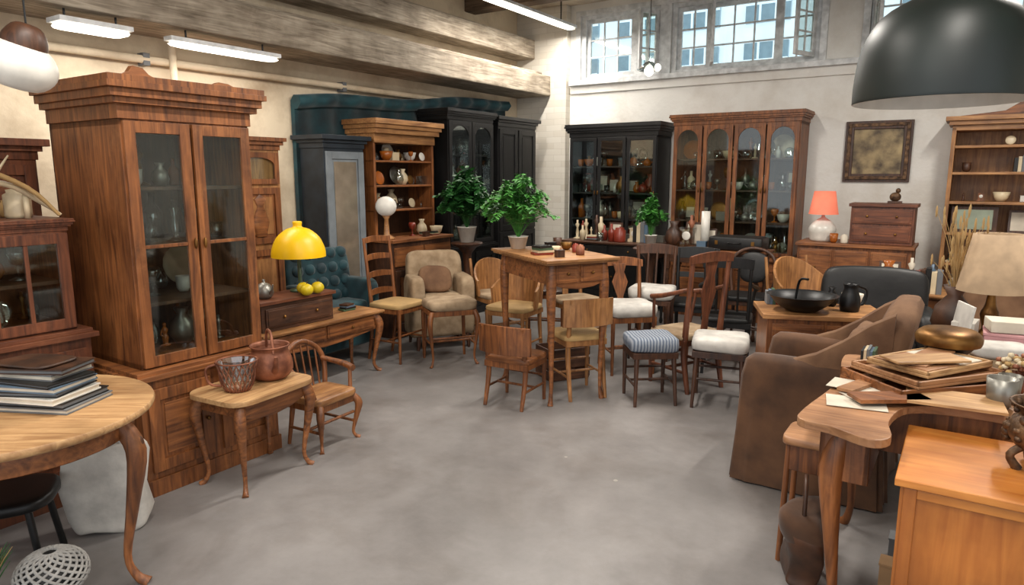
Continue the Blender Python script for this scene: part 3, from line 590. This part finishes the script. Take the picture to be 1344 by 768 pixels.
# ================= desks left =================
bx,by=W2(-4.25,3.55)
table('writing_desk',bx,by,RR+90,1.15,.36,.53,walnutx,oakx,apron=.13,drawers=2,k=.05,r=.03)
b=B('lap_desk_box'); b.fb(-.33,.33,-.15,.15,0,.2,dkwalx); b.fb(-.35,.35,-.17,.16,.2,.225,mahogx); drawer(b,-.3,.3,.03,.17,-.15,dkwalx,2); atroom(b,-4.27,3.33,90,z=.532)
clutter('magazine_collection',*W2(-4.28,3.88),.532,RR+90,.32,.26,43,[paper,brownl,redg,cream],maxh=.1,cell=.15,kinds=['flat','box','bowl'])
b=B('yellow_dome_lamp'); b.lathe([(0,0),(.08,0),(.08,.015),(.015,.03),(.014,.3)],0,0,0,greeng)
b.lathe([(.205,.27),(.2,.33),(.16,.42),(.09,.48),(.035,.5),(.035,.54),(.0,.54)],0,0,0,yellsh,n=36,sub=3); b.lathe([(.2,.272),(.15,.40),(.03,.47)],0,0,0,yellsh,n=36)
b.finish((*W2(-4.3,3.5),.758),0,bevel=0)
b=B('yellow_apples')
for x,y in((0,0),(.1,.03),(.05,-.08)): b.sq(x,y,.045,.05,.05,.045,yellow,1,1,n=14,m=8); b.tube([(x,y,.085),(x+.008,y,.11)],.003,dkwal,n=5)
b.finish((*W2(-4.17,3.42),.758),0,bevel=0)
b=B('small_teapot'); item(b,'teapot',0,0,0,.14,silver,16); atroom(b,-4.25,3.13,z=.758,bevel=0)
x,y=W2(-4.7,4.15); armchair('teal_tufted_armchair',x,y,RR+90,.76,.48,.5,.72,1.0,teal,tuft=True)
tx,ty=-1.95,2.54
b=B('round_side_table'); b.lathe([(0,.715),(.485,.715),(.5,.722),(.505,.735),(.5,.75),(0,.75)],0,0,0,pine,n=64)
b.lathe([(.40,.63),(.42,.63),(.42,.715),(.40,.715)],0,0,0,walnutx,n=48); b.lathe([(.42,.63),(.40,.63)],0,0,0,walnutx,n=48)
for q in(5,95,185,275):
    c,s_=math.cos(math.radians(q)),math.sin(math.radians(q)); cab_leg(b,.395*c,.395*s_,.7,walnut,c,s_,.034,.09); b.sq(.46*c,.46*s_,.6,.03,.03,.045,dkwal,1,1)
b.finish((tx,ty,0),0)
b=B('book_stack'); rg=random.Random(5); z=0
for i in range(8):
    t=.014+.01*rg.random(); w=.36-.012*i-.02*rg.random(); d=.25-.008*i; m=[greyb,blackl,white,blackl,blueg,blackl,greyb,brownl][i]
    M0=b.M; b.M=Matrix.Translation((rg.uniform(-.02,.02),rg.uniform(-.02,.02),z))@Matrix.Rotation(math.radians(rg.uniform(-9,9)),4,'Z')
    b.fb(-w/2+.004,w/2-.004,-d/2+.004,d/2-.004,.004,t-.004,greyb if i%2 else paper); b.fb(-w/2,w/2,-d/2,d/2,0,.005,m); b.fb(-w/2,w/2,-d/2,d/2,t-.005,t,m); b.fb(-w/2,-w/2+.004,-d/2,d/2,0,t,m); b.M=M0; z+=t
b.sq(-.02,0,z+.008,.13,.09,.01,brownl,.6,.4,nz=.01); b.finish((-1.86,2.62,.751),-12,bevel=0)
table('small_occasional_table',-1.42,3.62,62,.50,.36,.52,walnutx,pine,apron=.07,k=.04,r=.026,wavy=.02)
b=B('copper_kettle'); b.lathe([(0,0),(.075,0),(.12,.05),(.115,.12),(.095,.17),(.11,.19),(.1,.188),(.08,.1),(0,.03)],0,0,0,copper,n=24,sub=2)
b.tube([(-.1,0,.16),(-.07,0,.25),(0,0,.275),(.07,0,.25),(.1,0,.16)],.008,copper); b.tube([(.1,0,.06),(.15,0,.1),(.17,0,.16)],[.022,.015,.01],copper); b.finish((-1.36,3.74,.521),-60,bevel=0)
b=B('wire_copper_pitcher')
for i in range(20):
    t=i*math.pi/10
    for sg in(-1,1): b.tube([(r_*math.cos(t+sg*h*4),r_*math.sin(t+sg*h*4),h) for r_,h in((.06,.0),(.085,.05),(.09,.1),(.105,.16))],.0035,copper,n=4,sub=2)
b.lathe([(0,.0),(.06,0),(.062,.012),(0,.014)],0,0,0,copper); b.lathe([(.1,.155),(.11,.16),(.105,.166),(.098,.16)],0,0,0,copper); b.lathe([(.055,.005),(.08,.05),(.084,.1),(.098,.158)],0,0,0,gware,sub=2)
b.tube([(.09,0,.15),(.15,0,.13),(.14,0,.05),(.08,0,.03)],.007,copper); b.finish((-1.46,3.52,.521),200,bevel=0)
chair('childs_armchair',-1.18,4.1,60,W=.34,D=.3,sh=.3,th=.62,mat=walnut,seat=oakx,style='spindle',arms=True,leg='cab')
b=B('black_stool'); b.sq(0,0,.33,.22,.18,.03,blackm,.4,.6)
for sx in(-1,1):
    for sy in(-1,1): b.tube([(sx*.14,sy*.12,.32),(sx*.18,sy*.15,0)],.014,blackm)
b.finish((-2.14,2.66,0),20,bevel=0)
b=B('grey_knitted_pouf'); b.sq(0,0,.09,.12,.12,.088,blackl,.9,1,n=28,m=14)
for i in range(18):
    t=i*math.pi/9
    for sg in(-1,1): b.tube([(.128*math.cos(ph)**.9*math.cos(t+sg*ph*1.1),.128*math.cos(ph)**.9*math.sin(t+sg*ph*1.1),.09+.092*math.sin(ph)) for ph in [-1.2+2.6*k/8 for k in range(9)]],.006,greyk,n=5,sub=2)
b.finish((-1.83,2.50,0),0,bevel=0)
b=B('white_tote_bag'); b.sq(0,0,.22,.17,.08,.22,whitef,.3,.35,nz=.04,n=28,m=16)
for q in(-1,1): b.tube([(-.09,q*.04,.40),(-.05,q*.05,.5),(.05,q*.05,.5),(.09,q*.04,.40)],.008,whitef)
b.finish((-1.9,3.02,.0),20,bevel=0)
b=B('ornamental_grass'); rg=random.Random(8); b.lathe([(0,0),(.04,0),(.05,.08),(0,.08)],0,0,0,blackm)
for i in range(40):
    az=rg.uniform(0,6.28); rr=rg.uniform(.02,.09); h=rg.uniform(.18,.32); x_,y_=rr*math.cos(az),rr*math.sin(az); b.tube([(0,0,.07),(x_*.4,y_*.4,h*.7),(x_,y_,h)],[.004,.003,.001],rg.choice([leaf2,straw,leaf2]),n=4,sub=3)
b.finish((-1.97,2.36,0),0,bevel=0)
# ================= center =================
r25=25; fx,fy=.27,4.72
def ctr(l,r):
    c,s_=math.cos(math.radians(r25)),math.sin(math.radians(r25)); return (fx+r*c-l*s_, fy+r*s_+l*c)
cx,cy=ctr(.43,.24)
table('tall_worktable',cx,cy,r25,.50,.86,1.07,walnutx,oakx,leg='cab',apron=.15,drawers=2,k=.015,r=.032,ov=.05,tt=.035)
b=B('trinket_collection')
for x,y,k,h,m in((-.1,-.3,'box',.08,dkwal),(.1,-.25,'jar',.08,copper),(.16,-.08,'jar',.07,redg),(0,-.05,'bowl',.05,cream),(-.14,-.1,'flat',.12,copper),(.18,.1,'bowl',.06,brass),(.05,.12,'box',.1,blackm),(.2,.28,'cup',.08,dkwal)): item(b,k,x,y,0,h,m)
b.finish((cx,cy,1.071),r25,bevel=0)
def plant(name,x,y,z,seed,n=55,R=.32,Hh=.4,ph=.14,pr=.09,mat=leaf,pot=white,ls=.05,droop=.3):
    b=B(name); rg=random.Random(seed)
    b.lathe([(0,0),(pr*.7,0),(pr,ph),(pr*1.05,ph),(pr*.95,ph-.01),(0,ph-.02)],0,0,0,pot,n=20)
    for i in range(n):
        az=rg.uniform(0,6.28); f=rg.random()**.6; rr=R*f*rg.uniform(.7,1.1); hh=Hh*(1-.55*f*f)*rg.uniform(.7,1.1)
        P=[(0,0,ph-.02),(rr*.35*math.cos(az),rr*.35*math.sin(az),ph+hh*.65),(rr*.8*math.cos(az),rr*.8*math.sin(az),ph+hh),(rr*1.1*math.cos(az),rr*1.1*math.sin(az),ph+hh*(1-droop*rg.random()))]
        C=catmull(P,5); b.tube(P,[.004,.003,.002,.001],mat,n=4,sub=3)
        for k in range(4,len(C)):
            p=Vector(C[k]); t=(p-Vector(C[k-1])).normalized(); sd=t.cross(Vector((0,0,1))); sd=sd.normalized() if sd.length>.01 else Vector((1,0,0))
            for s_ in(-1,1):
                L=ls*rg.uniform(.7,1.2); d=(sd*s_+t*.5+Vector((0,0,rg.uniform(-.35,.35)))).normalized(); w=d.cross(Vector((rg.uniform(-.4,.4),rg.uniform(-.4,.4),1))).normalized()*L*.3
                q=p+d*L*.5; b.add([tuple(p),tuple(q+w),tuple(p+d*L-Vector((0,0,L*.15))),tuple(q-w)],[(0,1,2,3)],mat)
    return b.finish((x,y,z),0,bevel=0)
px,py=ctr(.78,.12)
plant('potted_fern',px,py,1.071,1,n=90,R=.31,Hh=.46,ph=.1,pr=.08,mat=leaf)
def pstand(x,y):
    b=B('plant_stand'); b.lathe([(0,0),(.16,0),(.16,.03),(.05,.08),(.035,.5),(.05,.85),(.15,.93),(.16,.96),(0,.96)],0,0,0,dkwal,sub=2); b.finish((x,y,0),0)
pstand(-.47,7.15); plant('potted_palm',-.47,7.15,.962,2,n=70,R=.3,Hh=.56,ph=.16,pr=.1,mat=leaf2,ls=.085)
pstand(1.34,6.62); plant('trailing_plant',1.34,6.62,.962,5,n=36,R=.17,Hh=.36,ph=.12,pr=.06,mat=leaf,ls=.055)
chair('low_wooden_chair',.03,4.88,150,W=.38,D=.34,sh=.34,th=.6,mat=walnut,seat=walnutx,style='panel')
chair('oak_dining_chair',.5,5.08,200,W=.36,D=.34,sh=.46,th=.76,mat=oak,seat=straw,style='panel')
chair('cushioned_stool',1.02,4.93,185,W=.36,D=.34,sh=.4,th=.5,mat=dkwal,seat=bluecush,style='none',pad=.1)
chair('red_brown_armchair',1.38,5.32,-150,W=.44,D=.42,sh=.42,th=1.06,mat=mahog,seat=beige,style='splat',arms=True,r=.023)
chair('black_chair',1.84,5.75,160,W=.42,D=.4,sh=.45,th=.98,mat=blackw,seat=blackl,style='slats',arms=True)
chair('black_chair',1.72,6.4,-20,W=.42,D=.4,sh=.45,th=.95,mat=blackw,seat=blackl,style='open')
chair('cushioned_chair',.98,5.72,10,W=.42,D=.4,sh=.5,th=.92,mat=walnut,seat=whitef,style='splat',pad=.1)
chair('cushioned_chair',1.28,6.17,-20,W=.4,D=.38,sh=.56,th=1.0,mat=dkwal,seat=whitef,style='slats',pad=.1)
chair('carved_side_chair',.6,6.3,30,W=.42,D=.4,sh=.5,th=.92,mat=oak,seat=beige,style='splat')
chair('carved_side_chair',.02,6.05,-30,W=.42,D=.4,sh=.48,th=.84,mat=oak,seat=straw,style='tub')
chair('ladder_back_chair',-1.04,6.1,60,W=.4,D=.38,sh=.5,th=1.1,mat=walnut,seat=straw,style='ladder')
chair('upholstered_stool',-.56,5.98,20,W=.44,D=.36,sh=.5,th=.56,mat=walnut,seat=beige,style='none',leg='cab',pad=.08)
armchair('beige_armchair',-.72,6.6,20,.6,.48,.5,.7,.92,beige)
b=B('patterned_cushion'); b.sq(0,0,.13,.16,.05,.13,tansu,.6,.5,rot=(-20,0,0),nz=.01); b.finish((-.74,6.55,.53),20,bevel=0)
chair('tub_chair',-.12,6.62,30,W=.46,D=.42,sh=.5,th=.84,mat=oak,seat=beige,style='tub')
chair('tub_chair',.33,6.85,-10,W=.46,D=.42,sh=.5,th=.86,mat=walnut,seat=brownl,style='tub')
chair('dark_bentwood_chair',2.25,6.45,-30,W=.42,D=.4,sh=.5,th=.95,mat=dkwal,seat=blackl,style='hoop')
chair('tub_chair',2.5,5.75,20,W=.5,D=.46,sh=.55,th=.95,mat=oak,seat=beige,style='tub')
b=B('wooden_crate')
for z in(.02,.11,.2): 
    for s_ in(-1,1): b.box(0,s_*.13,z+.03,.36,.012,.07,dkwalx); b.box(s_*.18,0,z+.03,.012,.26,.07,dkwalx)
b.box(0,0,.01,.36,.26,.015,dkwalx)
for sx in(-1,1):
    for sy in(-1,1): b.box(sx*.165,sy*.115,.14,.02,.02,.26,dkwal)
b.finish((.42,5.52,0),r25)
x,y=W2(-3.3,7.1)
table('dark_console_table',x,y,RR,1.1,.4,.92,blackw,dkwalx,leg='turn',apron=.14,drawers=2)
clutter('bottle_collection',x,y,.921,RR,1.08,.36,14,[blackm,gware,white,silver,cream,dkwal,redg,blackm],maxh=.3,cell=.11)
x,y=W2(-2.15,7.1)
table('hall_table',x,y,RR,1.0,.42,.9,dkwalx,walnutx,leg='turn',apron=.12)
b=B('black_suitcase'); b.sq(0,0,.07,.27,.16,.07,blackl,.2,.2); b.tube([(-.06,-.16,.08),(-.05,-.2,.08),(.05,-.2,.08),(.06,-.16,.08)],.007,blackm)
for q in(-.18,.18): b.box(q,-.162,.08,.03,.01,.04,brass)
xx,yy=W2(-1.92,7.08); b.finish((xx,yy,.901),RR,bevel=0)
xx,yy=W2(-2.42,7.1); clutter('ornament_collection',xx,yy,.901,RR,.42,.36,15,MIX,maxh=.38,cell=.12,kinds=['vase','bottle','stick','box','frame','clock','candle'])
x,y=W2(-1.0,6.75); table('low_side_table',x,y,RR,.55,.35,.6,walnutx,oakx,leg='turn',apron=.08); clutter('ornament_collection',x,y,.601,RR,.5,.32,16,MIX,maxh=.22,cell=.12)
# ================= right =================
b=B('wash_desk')
b.fb(-.34,.34,-.2,.22,.1,.77,walnut); b.fb(-.37,.37,-.23,.24,.77,.8,oakx)
for i in range(2): drawer(b,-.31+i*.32,-.01+i*.32,.55,.74,-.2,walnutx,1); panel(b,-.31+i*.32,-.01+i*.32,.13,.53,-.215,walnut)
for sx in(-.3,.3):
    for sy in(-.16,.18): b.tube([(sx,sy,.12),(sx,sy,0)],.025,walnut)
b.finish((1.97,4.32,0),-12)
b=B('black_basin'); b.lathe([(0,.0),(.08,0),(.16,.05),(.2,.1),(.215,.105),(.19,.1),(.14,.05),(0,.02)],0,0,0,blackm,n=32,sub=2); b.tube([(.0,.1,.04),(.01,.08,.18),(.03,.0,.2)],.008,blackm); b.finish((1.84,4.28,.801),0,bevel=0)
b=B('metal_jug'); b.lathe([(0,0),(.055,0),(.06,.08),(.04,.14),(.045,.17),(.035,.17),(0,.1)],0,0,0,blackm,sub=2); b.tube([(.045,0,.16),(.1,0,.13),(.09,0,.05),(.055,0,.04)],.008,blackm); b.finish((2.14,4.27,.801),0,bevel=0)
clutter('ornament_collection',2.0,4.47,.801,-12,.6,.1,51,MIX,maxh=.14,cell=.1)
chair('white_seat_chair',1.52,4.86,160,W=.4,D=.38,sh=.42,th=.5,mat=dkwal,seat=whitef,style='none',pad=.09)
b=B('suede_slipcovered_armchair')
def ring(w,d,z,fold,cx=0,cy=0,e=.3,nn=72):
    out=[]
    for j in range(nn):
        t=2*math.pi*j/nn; c=math.cos(t); s_=math.sin(t); f=1+fold*math.sin(t*11)+fold*.6*math.sin(t*17+1)
        out.append((cx+math.copysign(abs(c)**e,c)*w*f,cy+math.copysign(abs(s_)**e,s_)*d*f,z))
    return out
b.loft([ring(.37,.36,.012,.03),ring(.36,.35,.15,.02),ring(.345,.34,.35,.012),ring(.335,.33,.42,.006),ring(.3,.29,.45,.0)],suede)
for s_ in(-1,1):
    b.loft([ring(.085,.37,.01,.04,s_*.3,-.01),ring(.08,.355,.3,.022,s_*.3,-.01),ring(.075,.345,.6,.012,s_*.3,-.01),ring(.068,.335,.68,0,s_*.3,-.01,.4),ring(.04,.30,.71,0,s_*.3,-.01,.6),ring(.005,.2,.715,0,s_*.3,-.01,1)],suede)
b.sq(0,-.05,.47,.24,.3,.07,tansu,.4,.25,nz=.02)
b.loft([ring(.36,.09,.4,.01,0,.26),ring(.36,.09,.7,.01,0,.30),ring(.34,.085,.9,.01,0,.34,.4),ring(.27,.075,.98,.01,0,.36,.5),ring(.12,.05,1.03,0,0,.37,.7),ring(.01,.01,1.035,0,0,.37,1)],tansu)
for s_ in(-1,1):
    b.loft([[(s_*.31+ox,yy_,zz_) for ox,yy_,zz_ in ((-.04,y0,z0),(.04,y0,z0),(.045,y0,(z0+z1)/2),(.025,y0,z1-.01),(0,y0,z1),(-.025,y0,z1-.01),(-.045,y0,(z0+z1)/2))] for y0,z0,z1 in((-.12,.62,.71),(.0,.62,.76),(.12,.62,.84),(.24,.62,.94),(.34,.62,1.0))],tansu)
b.sq(0,.16,.66,.25,.09,.2,tansu,.5,.5,rot=(-14,0,0),nz=.03)
atroom(b,-.58,4.0,-90,bevel=.01)
x,y=W2(-.5,5.5); armchair('black_leather_armchair',x,y,RR+10,.76,.56,.5,.72,.98,blackl)
x,y=W2(.12,5.42)
chair('linen_dining_chair',x,y,-60,W=.44,D=.42,sh=.5,th=1.14,mat=tansu,seat=tansu,style='solid')
x,y=W2(-.2,6.5); table('low_side_table',x,y,RR,.8,.5,.72,walnutx,oakx,leg='turn',apron=.1); clutter('ornament_collection',x,y,.721,RR,.76,.46,52,MIX+[white,paper],maxh=.26,cell=.13)
x,y=W2(.35,4.2); table('work_table',x,y,RR,.9,.85,.74,oakx,oakx,leg='turn',apron=.1)
tlamp('linen_shade_lamp',2.60,3.66,.742,[(0,0),(.07,0),(.08,.03),(.03,.08),(.045,.16),(.025,.22),(.012,.36)],[(.17,.29),(.115,.6),(.11,.6),(.165,.29)],brass,linensh)
b=B('stacked_boxes'); b.box(0,0,.07,.24,.2,.14,pinkb); b.box(0,0,.145,.25,.21,.014,pinkb); b.box(.24,.08,.1,.18,.22,.2,white); b.box(-.01,0,.182,.2,.16,.055,paper,rot=(0,0,10)); b.box(-.2,.04,.09,.1,.16,.18,white,rot=(0,0,-8)); b.box(-.22,-.06,.14,.012,.2,.28,whitef,rot=(0,8,20)); x,y=W2(.24,4.09); b.finish((x,y,.742),RR)
clutter('bric_a_brac_collection',*W2(.62,4.25),.742,RR,.3,.6,53,MIX+[white,cardb,pinkb],maxh=.3,cell=.12)
b=B('cream_cushion_pile')
for i,(r,m) in enumerate([(0,beige),(14,whitef)]): b.sq(0,0,.035+.06*i,.14-.01*i,.09,.036,m,.6,.35,rot=(0,0,r),nz=.012)
x,y=W2(.18,3.88); b.finish((x,y,.745),RR,bevel=0)
b=B('dried_grass_vase'); b.lathe([(r*.3,q*.3) for r,q in PF['vase']],0,0,0,brownl); rg=random.Random(7)
for i in range(60):
    az=rg.uniform(0,6.28); rr=rg.uniform(.02,.15); h=rg.uniform(.4,.72); x_,y_=rr*math.cos(az),rr*math.sin(az)
    b.tube([(0,0,.2),(x_*.4,y_*.4,.2+(h-.2)*.6),(x_,y_,h)],[.002,.002,.001],straw,n=4,sub=3); b.sq(x_,y_,h,.006,.006,.035,straw,1,1,n=6,m=4)
x,y=W2(-.02,4.52); b.finish((x,y,.742),0,bevel=0)
b=B('serpentine_desk'); H=.82
ctrl=[(-.43,2.56),(-.42,2.44),(-.32,2.42),(-.2,2.36),(-.14,2.42),(-.16,2.58),(-.13,2.76),(-.04,2.84),(.14,2.86),(.32,2.84),(.36,2.96),(.34,3.2),(.36,3.42),(.2,3.5),(-.1,3.5),(-.38,3.5),(-.42,3.38),(-.38,3.0)]
cc=[];n=len(ctrl)
for i in range(n):
    p0,p1,p2,p3=ctrl[i-1],ctrl[i],ctrl[(i+1)%n],ctrl[(i+2)%n]
    for k in range(4):
        t=k/4; cc.append(tuple(.5*((2*B_)+(-A_+C_)*t+(2*A_-5*B_+4*C_-D_)*t*t+(-A_+3*B_-3*C_+D_)*t**3) for A_,B_,C_,D_ in zip(p0,p1,p2,p3)))
b.prism(cc,H-.03,H,tanw)
b.fb(-.36,-.2,2.5,2.52,H-.22,H-.03,walnut); b.fb(-.36,-.34,2.5,3.45,H-.22,H-.03,walnut); b.fb(-.22,-.2,2.5,2.86,H-.22,H-.03,walnut); b.fb(-.22,.3,2.88,2.9,H-.22,H-.03,walnut); b.fb(-.36,.3,3.43,3.45,H-.22,H-.03,walnut); b.fb(.28,.3,2.88,3.45,H-.22,H-.03,walnut)
for x_,y_,sx,sy in((-.29,2.54,-1,-1),(-.34,3.42,-1,1),(.27,3.42,1,1),(.27,2.92,1,-1)): cab_leg(b,x_,y_,H-.04,walnut,sx,sy,.036,.04)
atroom(b,0,0)
b=B('wooden_tray_stack'); z=0
for i,(w,d) in enumerate([(.52,.34),(.46,.32),(.4,.26)]):
    M0=b.M; b.M=Matrix.Translation((.015*i,0.01*i,z))@Matrix.Rotation(math.radians(7*i-5),4,'Z')
    m=[walnutx,tanw,pine][i]; hh=[.045,.03,.025][i]
    b.fb(-w/2,w/2,-d/2,d/2,0,.012,m)
    for q in((-w/2,w/2,-d/2,-d/2+.012),(-w/2,w/2,d/2-.012,d/2),(-w/2,-w/2+.012,-d/2,d/2),(w/2-.012,w/2,-d/2,d/2)): b.fb(*q,.012,hh,m)
    if i==2: b.fb(-.19,.0,-.12,.1,.012,.03,tanw); b.fb(.02,.18,-.1,.12,.012,.022,paper)
    b.M=M0; z+=hh+.001
b.box(.02,.02,z+.006,.34,.1,.01,tanw,rot=(0,0,25)); b.box(-.05,-.03,z+.018,.3,.12,.01,pine,rot=(0,0,-12))
atroom(b,-.08,3.12,50,z=H+.001)
b=B('loose_boards_and_papers')
for i,(x_,y_,w,d,t,r,m) in enumerate([(0,0,.2,.14,.002,10,paper),(.05,.1,.2,.14,.002,40,paper),(-.02,.2,.2,.14,.002,-5,paper),(.0,.22,.3,.06,.012,70,tanw),(.1,.06,.26,.1,.014,35,walnutx),(.3,.15,.3,.2,.01,5,pine)]): b.box(x_,y_,.002+.004*i+t/2,w,d,t,m,rot=(0,0,r))
atroom(b,-.28,2.72,z=H+.001,bevel=0)
b=B('brass_oil_lamp_base'); b.lathe([(0,0),(.09,0),(.1,.02),(.05,.05),(.09,.1),(.12,.14),(.11,.17),(.04,.18),(0,.18)],0,0,0,blackm,sub=3); b.lathe([(.121,.12),(.126,.15),(.1,.18),(.03,.19),(0,.19)],0,0,0,brass,sub=2); atroom(b,-.02,3.41,z=H+.001,bevel=0)
clutter('ornament_collection',*W2(-.27,3.42),H+.001,RR,.22,.12,61,[brass,blackm,copper,dkwal,white],maxh=.12,cell=.08)
b=B('pewter_cups')
for x_,y_,h in((0,0,.11),(.11,.05,.1),(.03,.14,.09)): item(b,'cup',x_,y_,0,h,silver,16)
atroom(b,.16,2.96,z=H+.001,bevel=0)
b=B('dried_flower_posy'); rg=random.Random(11); item(b,'cup',0,0,0,.08,copper)
for i in range(60):
    p=Vector((rg.gauss(0,1),rg.gauss(0,1),abs(rg.gauss(0,1)))).normalized()*rg.uniform(.04,.08); b.sq(p.x,p.y,.085+p.z,.013,.013,.01,rg.choice([straw,cream,copper]),1,1,n=6,m=4)
atroom(b,.22,3.2,z=H+.001,bevel=0)
b=B('beech_cabinet'); w,d=.78,.54
b.fb(-w/2,w/2,-d/2,d/2,.725,.75,honey); b.fb(-w/2+.025,w/2-.025,-d/2+.025,d/2-.02,.06,.725,honeyz); b.fb(-w/2+.05,w/2-.05,-d/2+.05,d/2-.05,0,.06,dkwal)
b.fb(-w/2+.025,-w/2+.06,-d/2+.015,-d/2+.03,.06,.72,honeyz); b.fb(w/2-.06,w/2-.025,-d/2+.015,-d/2+.03,.06,.72,honeyz); b.fb(-w/2+.06,w/2-.06,-d/2+.015,-d/2+.03,.69,.72,honey)
b.fb(-w/2+.015,-w/2+.03,-d/2+.025,-d/2+.06,.06,.72,honeyz); b.fb(-w/2+.015,-w/2+.03,d/2-.06,d/2-.025,.06,.72,honeyz)
atroom(b,.28,2.53)
b=B('ornate_bronze_jardiniere')
b.lathe([(0,.05),(.035,.05),(.08,.075),(.105,.12),(.09,.16),(.075,.175),(.09,.2),(.105,.21),(.095,.21),(.075,.175),(0,.1)],0,0,0,bronze,n=24,sub=2)
for q in range(4):
    t=q*math.pi/2+.4; b.tube([(.05*math.cos(t),.05*math.sin(t),.08),(.095*math.cos(t),.095*math.sin(t),.045),(.07*math.cos(t),.07*math.sin(t),0)],[.014,.012,.015],bronze)
rg=random.Random(4)
for i in range(90):
    t=rg.uniform(0,6.28); z=rg.uniform(.075,.2); r_=.1 if z<.16 else .09; s_=rg.uniform(.008,.017); b.sq(r_*math.cos(t),r_*math.sin(t),z,s_,s_,s_,bronze,1,1,n=8,m=5)
atroom(b,.265,2.57,z=.751,bevel=0)
b=B('small_wood_stool'); b.sq(0,0,.55,.1,.12,.02,tanw,.3,.3)
for sx in(-1,1):
    for sy in(-1,1): b.tube([(sx*.07,sy*.09,.54),(sx*.08,sy*.1,0)],.013,walnut)
b.fb(-.08,.08,-.1,.1,.42,.53,walnut); atroom(b,-.47,3.03)
b=B('leather_satchel')
b.sq(0,0,.17,.06,.13,.17,brownl,.5,.5,nz=.05,n=32,m=22); b.sq(.0,.0,.27,.068,.135,.085,suede,.6,.5,nz=.04,n=28,m=14); b.tube([(0,-.09,.32),(0,-.06,.44),(0,.06,.44),(0,.1,.32)],.009,brownl)
atroom(b,-.44,2.80,rot=10,bevel=0)
clutter('boxes_collection',*W2(.02,3.1),.002,RR,.45,.5,71,[dkwal,cardb,blackl,brownl,greyb],maxh=.3,cell=.2,kinds=['box','box','flat','jar'],skip=0)
b=B('black_dome_pendant')
b.lathe([(.253,0),(.254,.01),(.252,.08),(.236,.18),(.19,.265),(.11,.315),(.05,.335),(.035,.35),(.035,.42),(.0,.43)],0,0,0,blackgreen,n=64,sub=3)
b.lathe([(.249,.0),(.247,.08),(.23,.175),(.185,.258),(.1,.305),(.0,.315)],0,0,0,white,n=64,sub=3); b.lathe([(.253,0),(.249,0)],0,0,0,white,n=64); b.sq(0,0,.2,.05,.05,.07,whitesh,1,1)
b.tube([(0,0,.42),(0,0,ZC-1.88)],.005,blackm,n=6); b.finish((1.37,2.27,1.88),0,bevel=0)
b=B('white_glass_pendant'); b.M=Matrix.Rotation(math.radians(20),4,'Y')
b.lathe([(.0,-.1),(.09,-.09),(.14,-.04),(.145,.02),(.11,.075),(.06,.1)],0,0,0,whitesh,n=32,sub=3); b.lathe([(.09,.085),(.085,.12),(.06,.165),(.03,.18),(0,.18)],0,0,0,dkwal,sub=2); b.M=Matrix.Identity(4)
b.tube([(.05,0,.17),(.05,0,ZC-2.13)],.004,blackm,n=6); b.finish((-2.14,3.1,2.12),0,bevel=0)
b=B('hanging_bulb_lamp'); b.lathe([(0,.1),(.05,.08),(.12,.0),(.115,0),(.0,.08)],0,0,0,gware); b.sq(0,0,.0,.05,.05,.06,lamp_on,1,1); b.sq(.09,0,.03,.035,.035,.04,lamp_on,1,1); b.tube([(0,0,.1),(0,0,ZC-2.75)],.004,blackm,n=6); b.finish((1.46,7.6,2.75),0,bevel=0)
# ================= world / camera =================
w=bpy.data.worlds.new('World'); bpy.context.scene.world=w; w.use_nodes=True; bg=w.node_tree.nodes['Background']; bg.inputs[0].default_value=(.95,.97,1,1); bg.inputs[1].default_value=1.25
cam=bpy.data.cameras.new('Camera'); co=bpy.data.objects.new('Camera',cam); bpy.context.scene.collection.objects.link(co)
cam.sensor_width=36; cam.lens=36*900/1344; cam.clip_start=.05
co.location=(0,0,1.65); co.rotation_euler=(math.radians(90-9.71),0,0); bpy.context.scene.camera=co
vs=bpy.context.scene.view_settings; vs.view_transform='Standard'; vs.exposure=0.12
